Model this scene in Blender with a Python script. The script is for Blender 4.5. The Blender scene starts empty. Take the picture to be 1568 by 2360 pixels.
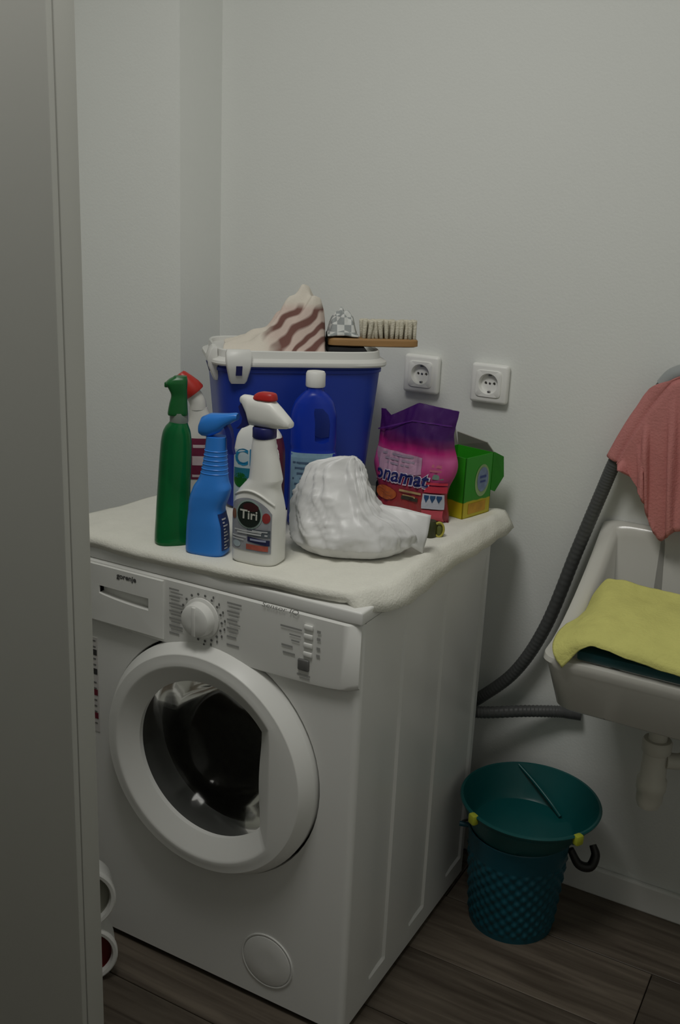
import bpy, bmesh, math, random
import numpy as np
from mathutils import Vector, Matrix, noise

scene = bpy.context.scene
col = scene.collection
random.seed(7)
R = math.radians

# ------------------------------------------------------------------ camera
PW, PH = 1568, 2360
FPX = 2320.25
CAM = Vector((1.2767, -1.339, 1.4584))
YAW, PIT, ROL = 0.498, 0.2879, 0.0447
_fw = Vector((-math.sin(YAW) * math.cos(PIT), math.cos(YAW) * math.cos(PIT), -math.sin(PIT)))
_r = Vector((math.cos(YAW), math.sin(YAW), 0))
_u = _r.cross(_fw)
RT = _r * math.cos(ROL) + _u * math.sin(ROL)
UP = -_r * math.sin(ROL) + _u * math.cos(ROL)
cam_d = bpy.data.cameras.new('camera')
cam_o = bpy.data.objects.new('camera', cam_d)
col.objects.link(cam_o)
M3 = Matrix((RT, UP, -_fw)).transposed()
cam_o.matrix_world = Matrix.Translation(CAM) @ M3.to_4x4()
cam_d.sensor_fit = 'HORIZONTAL'
cam_d.sensor_width = 24.0
cam_d.lens = FPX / PW * 24.0
cam_d.clip_start = 0.02
scene.camera = cam_o

# ------------------------------------------------------------------ light
scene.view_settings.view_transform = 'Standard'
scene.view_settings.look = 'None'
scene.view_settings.gamma = 1.0
scene.view_settings.use_curve_mapping = False
scene.view_settings.exposure = 0.0
w = bpy.data.worlds.new('world'); scene.world = w
w.use_nodes = True
w.node_tree.nodes['Background'].inputs[0].default_value = (0.9, 0.97, 0.95, 1)
w.node_tree.nodes['Background'].inputs[1].default_value = 0.05
def area(name, loc, size, energy, color, rot=(0, 0, 0), size_y=None):
    l = bpy.data.lights.new(name, 'AREA')
    l.energy = energy; l.color = color; l.size = size
    l.shape = 'DISK' if size_y is None else 'RECTANGLE'
    if size_y: l.size_y = size_y
    o = bpy.data.objects.new(name, l); col.objects.link(o)
    o.location = loc; o.rotation_euler = rot
    return o
area('ceiling_lamp_offscreen', (.53, -0.62, 2.56), 0.62, 13.6, (1.0, 0.985, 0.945))

# ------------------------------------------------------------------ materials
MATS = {}
def mat(name, color, rough=0.5, var=0.0, vscale=8.0, bump=0.0, bscale=60.0, metal=0.0,
        trans=0.0, sss=0.0, spec=0.5, coat=0.0, ior=1.45, stretch=None, alpha=1.0):
    if name in MATS: return MATS[name]
    m = bpy.data.materials.new(name); m.use_nodes = True
    nt = m.node_tree; N = nt.nodes; L = nt.links
    b = N['Principled BSDF']
    b.inputs['Base Color'].default_value = (*color, 1)
    b.inputs['Roughness'].default_value = rough
    b.inputs['Metallic'].default_value = metal
    b.inputs['Specular IOR Level'].default_value = spec
    b.inputs['Transmission Weight'].default_value = trans
    b.inputs['Coat Weight'].default_value = coat
    b.inputs['IOR'].default_value = ior
    if sss:
        b.inputs['Subsurface Weight'].default_value = sss
        b.inputs['Subsurface Radius'].default_value = (.01, .01, .01)
    tc = N.new('ShaderNodeTexCoord'); vec = tc.outputs['Object']
    if stretch:
        mp = N.new('ShaderNodeMapping'); mp.inputs['Scale'].default_value = stretch
        L.new(vec, mp.inputs['Vector']); vec = mp.outputs['Vector']
    n1 = N.new('ShaderNodeTexNoise'); n1.inputs['Scale'].default_value = vscale; n1.inputs['Detail'].default_value = 5
    L.new(vec, n1.inputs['Vector'])
    mx = N.new('ShaderNodeMix'); mx.data_type = 'RGBA'; mx.blend_type = 'MIX'
    mx.inputs[6].default_value = (*[max(0, c * (1 - var)) for c in color], 1)
    mx.inputs[7].default_value = (*[min(1, c * (1 + var)) for c in color], 1)
    L.new(n1.outputs['Fac'], mx.inputs[0]); L.new(mx.outputs[2], b.inputs['Base Color'])
    if bump:
        n2 = N.new('ShaderNodeTexNoise'); n2.inputs['Scale'].default_value = bscale; n2.inputs['Detail'].default_value = 4
        L.new(vec, n2.inputs['Vector'])
        bp = N.new('ShaderNodeBump'); bp.inputs['Strength'].default_value = bump; bp.inputs['Distance'].default_value = 0.004
        L.new(n2.outputs['Fac'], bp.inputs['Height']); L.new(bp.outputs['Normal'], b.inputs['Normal'])
    MATS[name] = m
    return m

def ramp_mat(name, axis, stops, rough=0.4, noise_amt=0.0, nscale=6.0, bump=0.0):
    """printed colours running along one object axis (stops: (pos in metres, colour))"""
    m = bpy.data.materials.new(name); m.use_nodes = True
    nt = m.node_tree; N = nt.nodes; L = nt.links; b = N['Principled BSDF']
    b.inputs['Roughness'].default_value = rough
    tc = N.new('ShaderNodeTexCoord'); sp = N.new('ShaderNodeSeparateXYZ')
    L.new(tc.outputs['Object'], sp.inputs[0])
    lo, hi = stops[0][0], stops[-1][0]
    mr = N.new('ShaderNodeMapRange'); mr.inputs[1].default_value = lo; mr.inputs[2].default_value = hi
    src = sp.outputs['XYZ'.index(axis)]
    if noise_amt:
        nz = N.new('ShaderNodeTexNoise'); nz.inputs['Scale'].default_value = nscale; nz.inputs['Detail'].default_value = 3
        L.new(tc.outputs['Object'], nz.inputs['Vector'])
        ma = N.new('ShaderNodeMath'); ma.operation = 'MULTIPLY_ADD'
        L.new(nz.outputs['Fac'], ma.inputs[0]); ma.inputs[1].default_value = noise_amt; L.new(src, ma.inputs[2])
        mb = N.new('ShaderNodeMath'); mb.operation = 'SUBTRACT'; L.new(ma.outputs[0], mb.inputs[0]); mb.inputs[1].default_value = noise_amt / 2
        src = mb.outputs[0]
    L.new(src, mr.inputs[0])
    cr = N.new('ShaderNodeValToRGB')
    el = cr.color_ramp.elements
    while len(el) < len(stops): el.new(0.5)
    for e, (p, c) in zip(el, stops):
        e.position = (p - lo) / (hi - lo); e.color = (*c, 1)
    L.new(mr.outputs[0], cr.inputs[0]); L.new(cr.outputs[0], b.inputs['Base Color'])
    if bump:
        n2 = N.new('ShaderNodeTexNoise'); n2.inputs['Scale'].default_value = 60
        L.new(tc.outputs['Object'], n2.inputs['Vector'])
        bp = N.new('ShaderNodeBump'); bp.inputs['Strength'].default_value = bump; bp.inputs['Distance'].default_value = .003
        L.new(n2.outputs['Fac'], bp.inputs['Height']); L.new(bp.outputs['Normal'], b.inputs['Normal'])
    return m

def wave_mat(name, c1, c2, scale, rough=0.9, direction='X', distort=2.0, bump=0.3, kind='BANDS'):
    m = bpy.data.materials.new(name); m.use_nodes = True
    nt = m.node_tree; N = nt.nodes; L = nt.links; b = N['Principled BSDF']
    b.inputs['Roughness'].default_value = rough; b.inputs['Specular IOR Level'].default_value = .15
    tc = N.new('ShaderNodeTexCoord')
    if kind == 'CHECK':
        wv = N.new('ShaderNodeTexChecker'); wv.inputs['Scale'].default_value = scale; fac = wv.outputs['Fac']
    else:
        wv = N.new('ShaderNodeTexWave'); wv.bands_direction = direction
        wv.inputs['Scale'].default_value = scale; wv.inputs['Distortion'].default_value = distort
        wv.inputs['Detail'].default_value = 2; fac = wv.outputs['Fac']
    L.new(tc.outputs['Object'], wv.inputs['Vector'])
    cr = N.new('ShaderNodeValToRGB')
    cr.color_ramp.elements[0].position = .38; cr.color_ramp.elements[0].color = (*c1, 1)
    cr.color_ramp.elements[1].position = .62; cr.color_ramp.elements[1].color = (*c2, 1)
    L.new(fac, cr.inputs[0]); L.new(cr.outputs[0], b.inputs['Base Color'])
    n2 = N.new('ShaderNodeTexNoise'); n2.inputs['Scale'].default_value = 300
    L.new(tc.outputs['Object'], n2.inputs['Vector'])
    bp = N.new('ShaderNodeBump'); bp.inputs['Strength'].default_value = bump; bp.inputs['Distance'].default_value = .002
    L.new(n2.outputs['Fac'], bp.inputs['Height']); L.new(bp.outputs['Normal'], b.inputs['Normal'])
    return m

WALL = mat('wall_paint', (.80, .815, .785), .85, .02, 3, .10, 180, spec=.2)
WHITE_EN = mat('white_enamel', (.80, .80, .775), .28, .015, 3, spec=.5)
WHITE_PL = mat('white_plastic', (.80, .80, .77), .38, .02, 6, spec=.45)
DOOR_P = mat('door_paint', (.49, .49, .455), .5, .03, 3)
UNDER = mat('underlay', (.16, .13, .10), .8, .2)
SHEET = mat('galvanised_sheet', (.42, .42, .41), .5, .1)
RUBBER = mat('grey_rubber', (.13, .13, .13), .35, .2, 20)
PRINT = mat('grey_print', (.16, .16, .155), .6, .1)
PRINT2 = mat('light_print', (.34, .34, .33), .6, .1)
NAVY = mat('navy_plastic', (.012, .015, .11), .35, .1)
CHROME = mat('steel', (.30, .30, .29), .32, .2, 30, metal=1.0)

# ------------------------------------------------------------------ mesh helpers
def empty(name, loc=(0, 0, 0), rz=0.0, label=None, cat=None, group=None):
    o = bpy.data.objects.new(name, None); col.objects.link(o)
    o.location = loc; o.rotation_euler = (0, 0, rz); o.empty_display_size = .05
    tag(o, label, cat, group)
    return o
def tag(o, label=None, cat=None, group=None, kind=None):
    if label: o['label'] = label
    if cat: o['category'] = cat
    if group: o['group'] = group
    if kind: o['kind'] = kind
    return o
def obj(name, me, m, parent=None, smooth=None, loc=None):
    """me: mesh, bmesh or (verts, faces)"""
    if isinstance(me, bmesh.types.BMesh):
        bm = me; me = bpy.data.meshes.new(name)
        bmesh.ops.recalc_face_normals(bm, faces=bm.faces)
        bm.to_mesh(me); bm.free()
    elif isinstance(me, tuple):
        v, f = me; me = bpy.data.meshes.new(name); me.from_pydata([tuple(p) for p in v], [], f); me.validate()
    if smooth is not None:
        me.shade_smooth() if smooth == 'all' else None
        if smooth != 'all':
            me.shade_smooth(); me.set_sharp_from_angle(angle=R(smooth))
    if m is not None and not me.materials: me.materials.append(m)
    o = bpy.data.objects.new(name, me); col.objects.link(o)
    if parent: o.parent = parent
    if name in PRINTS: o['kind'] = 'stuff'
    if loc: o.location = loc
    return o
def bm_new(): return bmesh.new()
def box(bm, lo, hi, bev=0.0, seg=2):
    r = bmesh.ops.create_cube(bm, size=1.0)
    vs = r['verts']
    for v in vs:
        v.co = Vector([lo[i] + (v.co[i] + .5) * (hi[i] - lo[i]) for i in range(3)])
    if bev:
        es = list({e for v in vs for e in v.link_edges})
        bmesh.ops.bevel(bm, geom=es, offset=bev, segments=seg, affect='EDGES', profile=.5)
    return bm
def xf(bm, mtx, verts=None):
    bmesh.ops.transform(bm, matrix=mtx, verts=verts or bm.verts); return bm
def rings(bm, loops, cap0=True, cap1=True, closed=True):
    """loops: list of lists of points (same length); skin them"""
    vl = [[bm.verts.new(p) for p in lp] for lp in loops]
    n = len(vl[0])
    for a, b in zip(vl, vl[1:]):
        for i in range(n if closed else n - 1):
            j = (i + 1) % n
            bm.faces.new((a[i], a[j], b[j], b[i]))
    if cap0: bm.faces.new(vl[0][::-1])
    if cap1: bm.faces.new(vl[-1])
    return vl
def lathe(bm, prof, seg=32, cap0=True, cap1=True, axis='Z', c=(0, 0, 0)):
    loops = []
    for r, z in prof:
        lp = []
        for i in range(seg):
            a = 2 * math.pi * i / seg
            p = (r * math.cos(a), r * math.sin(a), z)
            if axis == 'Y': p = (p[0], -p[2], p[1])      # axis pointing to -y (towards the viewer)
            if axis == 'X': p = (p[2], p[0], p[1])
            lp.append((p[0] + c[0], p[1] + c[1], p[2] + c[2]))
        loops.append(lp)
    rings(bm, loops, cap0, cap1); return bm
def smooth_path(pts, n):
    pts = [Vector(p) for p in pts]; P = [2 * pts[0] - pts[1]] + pts + [2 * pts[-1] - pts[-2]]
    out = []; m = len(pts) - 1
    for k in range(n + 1):
        s = k / n * m; i = min(int(s), m - 1); t = s - i
        a, b, c, d = P[i], P[i + 1], P[i + 2], P[i + 3]
        out.append(.5 * ((2 * b) + (-a + c) * t + (2 * a - 5 * b + 4 * c - d) * t * t + (-a + 3 * b - 3 * c + d) * t ** 3))
    return out
def tube(bm, pts, rad, n=24, seg=12, smooth=True, caps=True):
    P = smooth_path(pts, n) if smooth else [Vector(p) for p in pts]
    loops = []; up = None
    for i, p in enumerate(P):
        t = (P[min(i + 1, len(P) - 1)] - P[max(i - 1, 0)]).normalized()
        if up is None: up = t.orthogonal().normalized()
        up = (up - t * up.dot(t)).normalized(); bn = t.cross(up)
        r = rad(i / (len(P) - 1)) if callable(rad) else rad
        loops.append([p + (up * math.cos(a) + bn * math.sin(a)) * r for a in [2 * math.pi * k / seg for k in range(seg)]])
    rings(bm, loops, caps, caps); return bm
def sgnpow(c, e): return math.copysign(abs(c) ** e, c)
class Loft:
    """stack of superellipse sections (z, cx, cy, rx, ry, n)"""
    def __init__(s, secs, smooth=True):
        s.S = np.array(secs, float); s.smooth = smooth
    def at(s, z):
        S = s.S; zs = S[:, 0]
        if z <= zs[0]: return S[0, 1:]
        if z >= zs[-1]: return S[-1, 1:]
        i = int(np.searchsorted(zs, z, 'right') - 1); i = min(i, len(zs) - 2)
        h = zs[i + 1] - zs[i]; t = (z - zs[i]) / h if h > 0 else 0
        if not s.smooth: return S[i, 1:] * (1 - t) + S[i + 1, 1:] * t
        def slope(k):
            if k == 0 or k == len(zs) - 1: return np.zeros(5)
            d0 = (S[k, 1:] - S[k - 1, 1:]) / max(zs[k] - zs[k - 1], 1e-6); d1 = (S[k + 1, 1:] - S[k, 1:]) / max(zs[k + 1] - zs[k], 1e-6)
            with np.errstate(divide='ignore', invalid='ignore'):
                m = np.where(d0 * d1 > 0, 2 * d0 * d1 / (d0 + d1), 0)
            return np.nan_to_num(m)
        m0, m1 = slope(i) * h, slope(i + 1) * h
        a, b = S[i, 1:], S[i + 1, 1:]
        return (2 * t**3 - 3 * t**2 + 1) * a + (t**3 - 2 * t**2 + t) * m0 + (-2 * t**3 + 3 * t**2) * b + (t**3 - t**2) * m1
    def loop(s, z, seg, grow=0):
        cx, cy, rx, ry, n = s.at(z); e = 2 / n
        return [(cx + (rx + grow) * sgnpow(math.cos(a), e), cy + (ry + grow) * sgnpow(math.sin(a), e), z) for a in [2 * math.pi * k / seg for k in range(seg)]]
    def mesh(s, bm, seg=40, steps=36, cap0=True, cap1=True):
        z0, z1 = s.S[0, 0], s.S[-1, 0]
        zs = sorted(set([round(z0 + (z1 - z0) * i / steps, 5) for i in range(steps + 1)] + [round(z, 5) for z in s.S[:, 0]]))
        lps = [s.loop(z, seg) for z in zs]
        # rounded ends
        if cap0:
            c = s.at(zs[0]); lps[0] = [(c[0] + (p[0] - c[0]) * .96, c[1] + (p[1] - c[1]) * .96, p[2]) for p in lps[0]]
        rings(bm, lps, cap0, cap1); return bm
    def front(s, x, z, off=.0007):
        cx, cy, rx, ry, n = s.at(z); q = min(.985, abs((x - cx) / rx))
        return (x, cy - (ry * (1 - q ** n) ** (1 / n)) - off, z)
    def right(s, y, z, off=.0007):
        cx, cy, rx, ry, n = s.at(z); q = min(.985, abs((y - cy) / ry))
        return (cx + (rx * (1 - q ** n) ** (1 / n)) + off, y, z)
def patch(fn, u0, u1, v0, v1, nu=12, nv=12, top=None, bot=None):
    """grid on a surface: fn(u, v); top(s)/bot(s) give v limits along the width"""
    V = []; F = []
    for i in range(nu + 1):
        s = i / nu; u = u0 + (u1 - u0) * s
        a = bot(s) if bot else v0; b = top(s) if top else v1
        for j in range(nv + 1): V.append(fn(u, a + (b - a) * j / nv))
    for i in range(nu):
        for j in range(nv):
            k = i * (nv + 1) + j; F.append((k, k + nv + 1, k + nv + 2, k + 1))
    return V, F
def ellipse_patch(fn, u, v, ru, rv, seg=28, nr=3):
    V = [fn(u, v)]; F = []
    for r in range(1, nr + 1):
        for k in range(seg):
            a = 2 * math.pi * k / seg; V.append(fn(u + ru * r / nr * math.cos(a), v + rv * r / nr * math.sin(a)))
    for k in range(seg):
        F.append((0, 1 + k, 1 + (k + 1) % seg))
        for r in range(nr - 1):
            a = 1 + r * seg; F.append((a + k, a + seg + k, a + seg + (k + 1) % seg, a + (k + 1) % seg))
    return V, F
def merge(parts):
    V = []; F = []
    for v, f in parts:
        o = len(V); V += list(v); F += [tuple(i + o for i in q) for q in f]
    return V, F
def text(body, u, v, h, fn, shear=0.0, bold=0.0, width=None, center=False):
    cu = bpy.data.curves.new('t', 'FONT'); cu.body = body; cu.size = 1; cu.shear = shear; cu.offset = bold; cu.resolution_u = 3
    ob = bpy.data.objects.new('t', cu); col.objects.link(ob)
    bpy.context.view_layer.update()
    me = bpy.data.meshes.new_from_object(ob.evaluated_get(bpy.context.evaluated_depsgraph_get()))
    bpy.data.objects.remove(ob); bpy.data.curves.remove(cu)
    bm = bmesh.new(); bm.from_mesh(me); bpy.data.meshes.remove(me)
    bmesh.ops.triangulate(bm, faces=bm.faces); bm.verts.index_update()
    xs = [p.co.x for p in bm.verts]; x0, x1 = min(xs), max(xs)
    k = h / .7; kx = k if width is None else width / (x1 - x0)
    ox = u - (x1 - x0) * kx / 2 if center else u
    V = [fn(ox + (p.co.x - x0) * kx, v + p.co.y * k) for p in bm.verts]
    F = [tuple(p.index for p in f.verts) for f in bm.faces]
    bm.free(); return V, F
PRINTS = ('program_print', 'option_print', 'dial_marks', 'sticker_print', 'small_print', 'side_print', 'label_print', 'stripe_print', 'dose_print', 'scent_print', 'label_band', 'emblem_lettering')
def bars(fn, rows):
    """little strips of unreadable small print: (u0, u1, v, h)"""
    return merge([patch(fn, a, b, v - h / 2, v + h / 2, 3, 1) for a, b, v, h in rows])
def H(px, py, ax, val):
    """pixel of the photograph -> point where its ray meets the plane (axis = val)"""
    d = _fw + RT * ((px - PW / 2) / FPX) - UP * ((py - PH / 2) / FPX)
    return CAM + d * ((val - CAM[ax]) / d[ax])
def nz(p, s, seed=0.0):
    return noise.noise(Vector((p[0] * s + seed, p[1] * s - seed * .7, (p[2] if len(p) > 2 else 0) * s + seed * 1.3)))
def grid(rows, closed=False):
    """rows of points -> quads"""
    V = [p for r in rows for p in r]; n = len(rows[0]); F = []
    for i in range(len(rows) - 1):
        for j in range(n - 1): F.append((i * n + j, i * n + j + 1, (i + 1) * n + j + 1, (i + 1) * n + j))
    return V, F
def resample(rows, nu, nv):
    """bicubic (Catmull-Rom) refinement of a coarse grid of control points"""
    a = [smooth_path(r, nu) for r in rows]
    b = [smooth_path([r[i] for r in a], nv) for i in range(nu + 1)]
    return [[b[i][j] for i in range(nu + 1)] for j in range(nv + 1)]
def cut_hole(o, cutter_bm):
    bmesh.ops.recalc_face_normals(cutter_bm, faces=cutter_bm.faces)
    cme = bpy.data.meshes.new('c'); cutter_bm.to_mesh(cme); cutter_bm.free()
    cob = bpy.data.objects.new('c', cme); col.objects.link(cob); cob.parent = o.parent
    md = o.modifiers.new('b', 'BOOLEAN'); md.object = cob; md.operation = 'DIFFERENCE'; md.solver = 'EXACT'
    bpy.context.view_layer.update()
    nm = bpy.data.meshes.new_from_object(o.evaluated_get(bpy.context.evaluated_depsgraph_get()))
    mm = list(o.data.materials)
    o.modifiers.clear(); o.data = nm; nm.shade_smooth(); nm.set_sharp_from_angle(angle=R(40))
    if not nm.materials: nm.materials.append(mm[0])
    bpy.data.objects.remove(cob)
def solid(o, t, off=-1):
    md = o.modifiers.new('thickness', 'SOLIDIFY'); md.thickness = t; md.offset = off
    return o

# ------------------------------------------------------------------ room
YB = 0.6844                      # back wall
XL, XR, YF, ZC = -.62, 1.52, -3.6, 2.6
COLX, COLY = -.179, .53          # projecting part of the wall on the left
bm = bm_new(); box(bm, (COLX, YB, 0), (XR, YB + .12, ZC))
tag(obj('wall_back', bm, WALL), 'white painted back wall with two sockets', kind='structure')
bm = bm_new(); box(bm, (XL - .12, COLY, 0), (COLX, YB + .12, ZC))
tag(obj('wall_left_back', bm, WALL), 'white wall section standing forward of the back wall', kind='structure')
bm = bm_new(); box(bm, (XL - .12, YF, 0), (XL, COLY, ZC))
tag(obj('wall_left', bm, WALL), 'white side wall behind the door leaf', kind='structure')
bm = bm_new(); box(bm, (XR, YF, 0), (XR + .12, YB + .12, ZC))
tag(obj('wall_right', bm, WALL), 'white side wall beyond the sink', kind='structure')
bm = bm_new(); box(bm, (XL - .12, YF - .12, 0), (XR + .12, YF, ZC))
tag(obj('wall_front', bm, WALL), 'white wall opposite the sockets', kind='structure')
bm = bm_new(); box(bm, (XL - .12, YF - .12, ZC), (XR + .12, YB + .12, ZC + .1))
tag(obj('ceiling', bm, WALL), 'white ceiling', kind='structure')
bm = bm_new(); box(bm, (XL - .12, YF - .12, -.06), (XR + .12, YB + .12, -.012))
floor = tag(obj('floor', bm, UNDER), 'dark grey-brown wood plank floor', kind='structure')

def wood_mat():
    m = bpy.data.materials.new('wood_planks'); m.use_nodes = True
    nt = m.node_tree; N = nt.nodes; L = nt.links; b = N['Principled BSDF']
    b.inputs['Roughness'].default_value = .45; b.inputs['Specular IOR Level'].default_value = .35
    tc = N.new('ShaderNodeTexCoord'); oi = N.new('ShaderNodeObjectInfo')
    mp = N.new('ShaderNodeMapping'); mp.inputs['Scale'].default_value = (1.6, 22, 5)
    ad = N.new('ShaderNodeVectorMath'); ad.operation = 'ADD'
    cb = N.new('ShaderNodeCombineXYZ')
    mu = N.new('ShaderNodeMath'); mu.operation = 'MULTIPLY'; mu.inputs[1].default_value = 37
    L.new(oi.outputs['Random'], mu.inputs[0])
    for k in range(3): L.new(mu.outputs[0], cb.inputs[k])
    L.new(tc.outputs['Object'], mp.inputs[0]); L.new(mp.outputs[0], ad.inputs[0]); L.new(cb.outputs[0], ad.inputs[1])
    n1 = N.new('ShaderNodeTexNoise'); n1.inputs['Scale'].default_value = 2.2; n1.inputs['Detail'].default_value = 8; n1.inputs['Distortion'].default_value = .6
    L.new(ad.outputs[0], n1.inputs['Vector'])
    cr = N.new('ShaderNodeValToRGB'); e = cr.color_ramp.elements
    e[0].position = .30; e[0].color = (.066, .051, .038, 1); e[1].position = .72; e[1].color = (.165, .136, .105, 1)
    L.new(n1.outputs['Fac'], cr.inputs[0])
    hs = N.new('ShaderNodeHueSaturation'); L.new(cr.outputs[0], hs.inputs['Color'])
    mr = N.new('ShaderNodeMapRange'); mr.inputs[3].default_value = .75; mr.inputs[4].default_value = 1.2
    L.new(oi.outputs['Random'], mr.inputs[0]); L.new(mr.outputs[0], hs.inputs['Value'])
    L.new(hs.outputs[0], b.inputs['Base Color'])
    bp = N.new('ShaderNodeBump'); bp.inputs['Strength'].default_value = .12; bp.inputs['Distance'].default_value = .003
    L.new(n1.outputs['Fac'], bp.inputs['Height']); L.new(bp.outputs[0], b.inputs['Normal'])
    return m
WOOD = wood_mat()
PWID, PLEN = .192, 1.285
bm = bm_new(); box(bm, (0, 0, -.012), (PLEN - .002, PWID - .002, 0), .0012, 1)
pm = bpy.data.meshes.new('plank'); bmesh.ops.recalc_face_normals(bm, faces=bm.faces); bm.to_mesh(pm); bm.free(); pm.materials.append(WOOD)
y = YB - .004 - PWID; k = 0
short = {}
while y > YF - PWID:
    x = XL - .75 + (k * .457) % PLEN - .6
    while x < XR:
        if x + PLEN > XL:
            x0, x1, y0 = max(x, XL), min(x + PLEN, XR), max(y, YF)
            if x1 - x0 > .03 and y + PWID - y0 > .02:
                if x0 == x and x1 == x + PLEN and y0 == y: me = pm
                else:
                    b2 = bm_new(); box(b2, (0, 0, -.012), (x1 - x0 - .002, y + PWID - y0 - .002, 0), .0012, 1)
                    me = bpy.data.meshes.new('plank'); b2.to_mesh(me); b2.free(); me.materials.append(WOOD)
                o = bpy.data.objects.new('plank', me); col.objects.link(o); o.parent = floor; o.location = (x0, y0, 0)
        x += PLEN
    y -= PWID; k += 1

bm = bm_new(); box(bm, (COLX, YB - .014, 0), (XR, YB, .068), .004, 2)
tag(obj('baseboard_back', bm, WHITE_PL), 'white baseboard along the back wall', kind='structure')
bm = bm_new(); box(bm, (XL, COLY - .014, 0), (COLX + .014, COLY, .068), .004, 2)
tag(obj('baseboard_left', bm, WHITE_PL), 'white baseboard of the projecting wall', kind='structure')

# open door leaf in the foreground (left)
dr = empty('door_1', (.4905, -.54, 0), 0); tag(dr, 'tall off-white door leaf standing open in the foreground', kind='structure')
bm = bm_new(); box(bm, (-.86, 0, .008), (0, .009, 2.03), .0015, 2)
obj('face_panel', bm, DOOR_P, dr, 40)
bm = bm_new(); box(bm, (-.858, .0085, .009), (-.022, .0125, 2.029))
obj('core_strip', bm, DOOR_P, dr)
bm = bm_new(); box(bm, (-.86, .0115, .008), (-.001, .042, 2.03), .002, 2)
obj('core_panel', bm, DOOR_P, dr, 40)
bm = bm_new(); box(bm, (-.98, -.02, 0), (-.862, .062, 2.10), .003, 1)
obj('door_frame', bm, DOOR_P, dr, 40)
for hz in (.25, 1.0, 1.78):
    bm = bm_new(); lathe(bm, [(.008, hz), (.008, hz + .09)], 12, c=(-.861, -.006, 0)); obj('hinge', bm, CHROME, dr, 40)

# ------------------------------------------------------------------ washing machine
MW, MH, MD = .60, .85, .571
wm = empty('washing_machine', (0, 0, 0), 0, 'white front-loading washing machine with round door against the wall', 'washing machine')
DC = (.30, .4915); DR = .2292

# front panel with a round hole
bm = bm_new()
seg = 64
hole = []; outer = []
def rectpt(a, x0, x1, z0, z1, c):
    dx, dz = math.cos(a), math.sin(a); ts = []
    if dx > 1e-9: ts.append((x1 - c[0]) / dx)
    if dx < -1e-9: ts.append((x0 - c[0]) / dx)
    if dz > 1e-9: ts.append((z1 - c[1]) / dz)
    if dz < -1e-9: ts.append((z0 - c[1]) / dz)
    t = min(ts); return (c[0] + dx * t, c[1] + dz * t)
EB = .012
angs = sorted([2 * math.pi * k / seg for k in range(seg)] + [math.atan2(zz - DC[1], xx - DC[0]) % (2 * math.pi) for xx in (0, MW) for zz in (.015, .825)])
lp_out2 = [(*rectpt(a, 0, MW, .015, .825, DC),) for a in angs]
def inset(p, d): return (min(max(p[0], d), MW - d), min(max(p[1], .015), .825))
loops = []
loops.append([(DC[0] + .2328 * math.cos(a), .05, DC[1] + .2328 * math.sin(a)) for a in angs])
loops.append([(DC[0] + .2328 * math.cos(a), .004, DC[1] + .2328 * math.sin(a)) for a in angs])
loops.append([(DC[0] + .2338 * math.cos(a), 0, DC[1] + .2338 * math.sin(a)) for a in angs])
loops.append([(inset(p, EB)[0], 0, inset(p, EB)[1]) for p in lp_out2])
for q in range(1, 5):
    t = q / 4 * math.pi / 2
    loops.append([(lambda i: (i[0] if abs(i[0] - p[0]) < 1e-6 else (i[0] + math.copysign(EB * math.sin(t), p[0] - i[0]) * abs(p[0] - i[0]) / EB),
                               (EB * (1 - math.cos(t)) * (abs(p[0] - i[0]) / EB)), i[1]))(inset(p, EB)) for p in lp_out2])
rings(bm, loops, False, False)
bmesh.ops.remove_doubles(bm, verts=bm.verts, dist=1e-5)
obj('front_panel', bm, WHITE_EN, wm, 35)

# side panel with pressed channels
def chan(y, z):
    d = 0.0
    for y0, y1 in ((.085, .172), (.262, .354), (.452, .556)):
        zb, zt_ = .058, .79
        if y0 < y < y1 and zb < z < zt_:
            fy = min(1, (y - y0) / .055, (y1 - y) / .006)
            fz = min(1, (z - zb) / .006, (zt_ - z) / .05)
            d = max(d, .0042 * max(0, min(fy, fz)))
    return d
ys = sorted(set([.012, .04, .571] + [q for y0, y1 in ((.085, .172), (.262, .354), (.452, .556)) for q in (y0, y0 + .02, y0 + .055, y1 - .006, y1 - .0055, y1)]))
zs = sorted(set([.015, .058, .0645, .10, .3, .5, .7, .74, .76, .79, .826]))
rows = [[(MW - chan(yy, zz), yy, zz) for yy in ys] for zz in zs]
obj('side_panel', grid(rows), WHITE_EN, wm, 12)
bm = bm_new(); box(bm, (0, .012, .015), (.004, MD, .826)); obj('side_panel', bm, WHITE_EN, wm)
bm = bm_new(); box(bm, (.003, MD - .006, .02), (MW - .0075, MD, .826)); obj('back_panel', bm, WHITE_EN, wm)
bm = bm_new(); box(bm, (.003, .02, .015), (MW - .0075, MD - .01, .022)); obj('bottom_panel', bm, SHEET, wm)
bm = bm_new(); box(bm, (-.001, -.008, .826), (MW + .002, MD + .004, MH), .004, 3)
obj('top_plate', bm, WHITE_EN, wm, 40)
for fx in (.05, .55):
    for fy in (.05, .52):
        bm = bm_new(); lathe(bm, [(.022, 0), (.022, .006), (.012, .007), (.012, .02)], 16, c=(fx, fy, 0)); obj('foot', bm, RUBBER, wm, 40)

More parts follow.
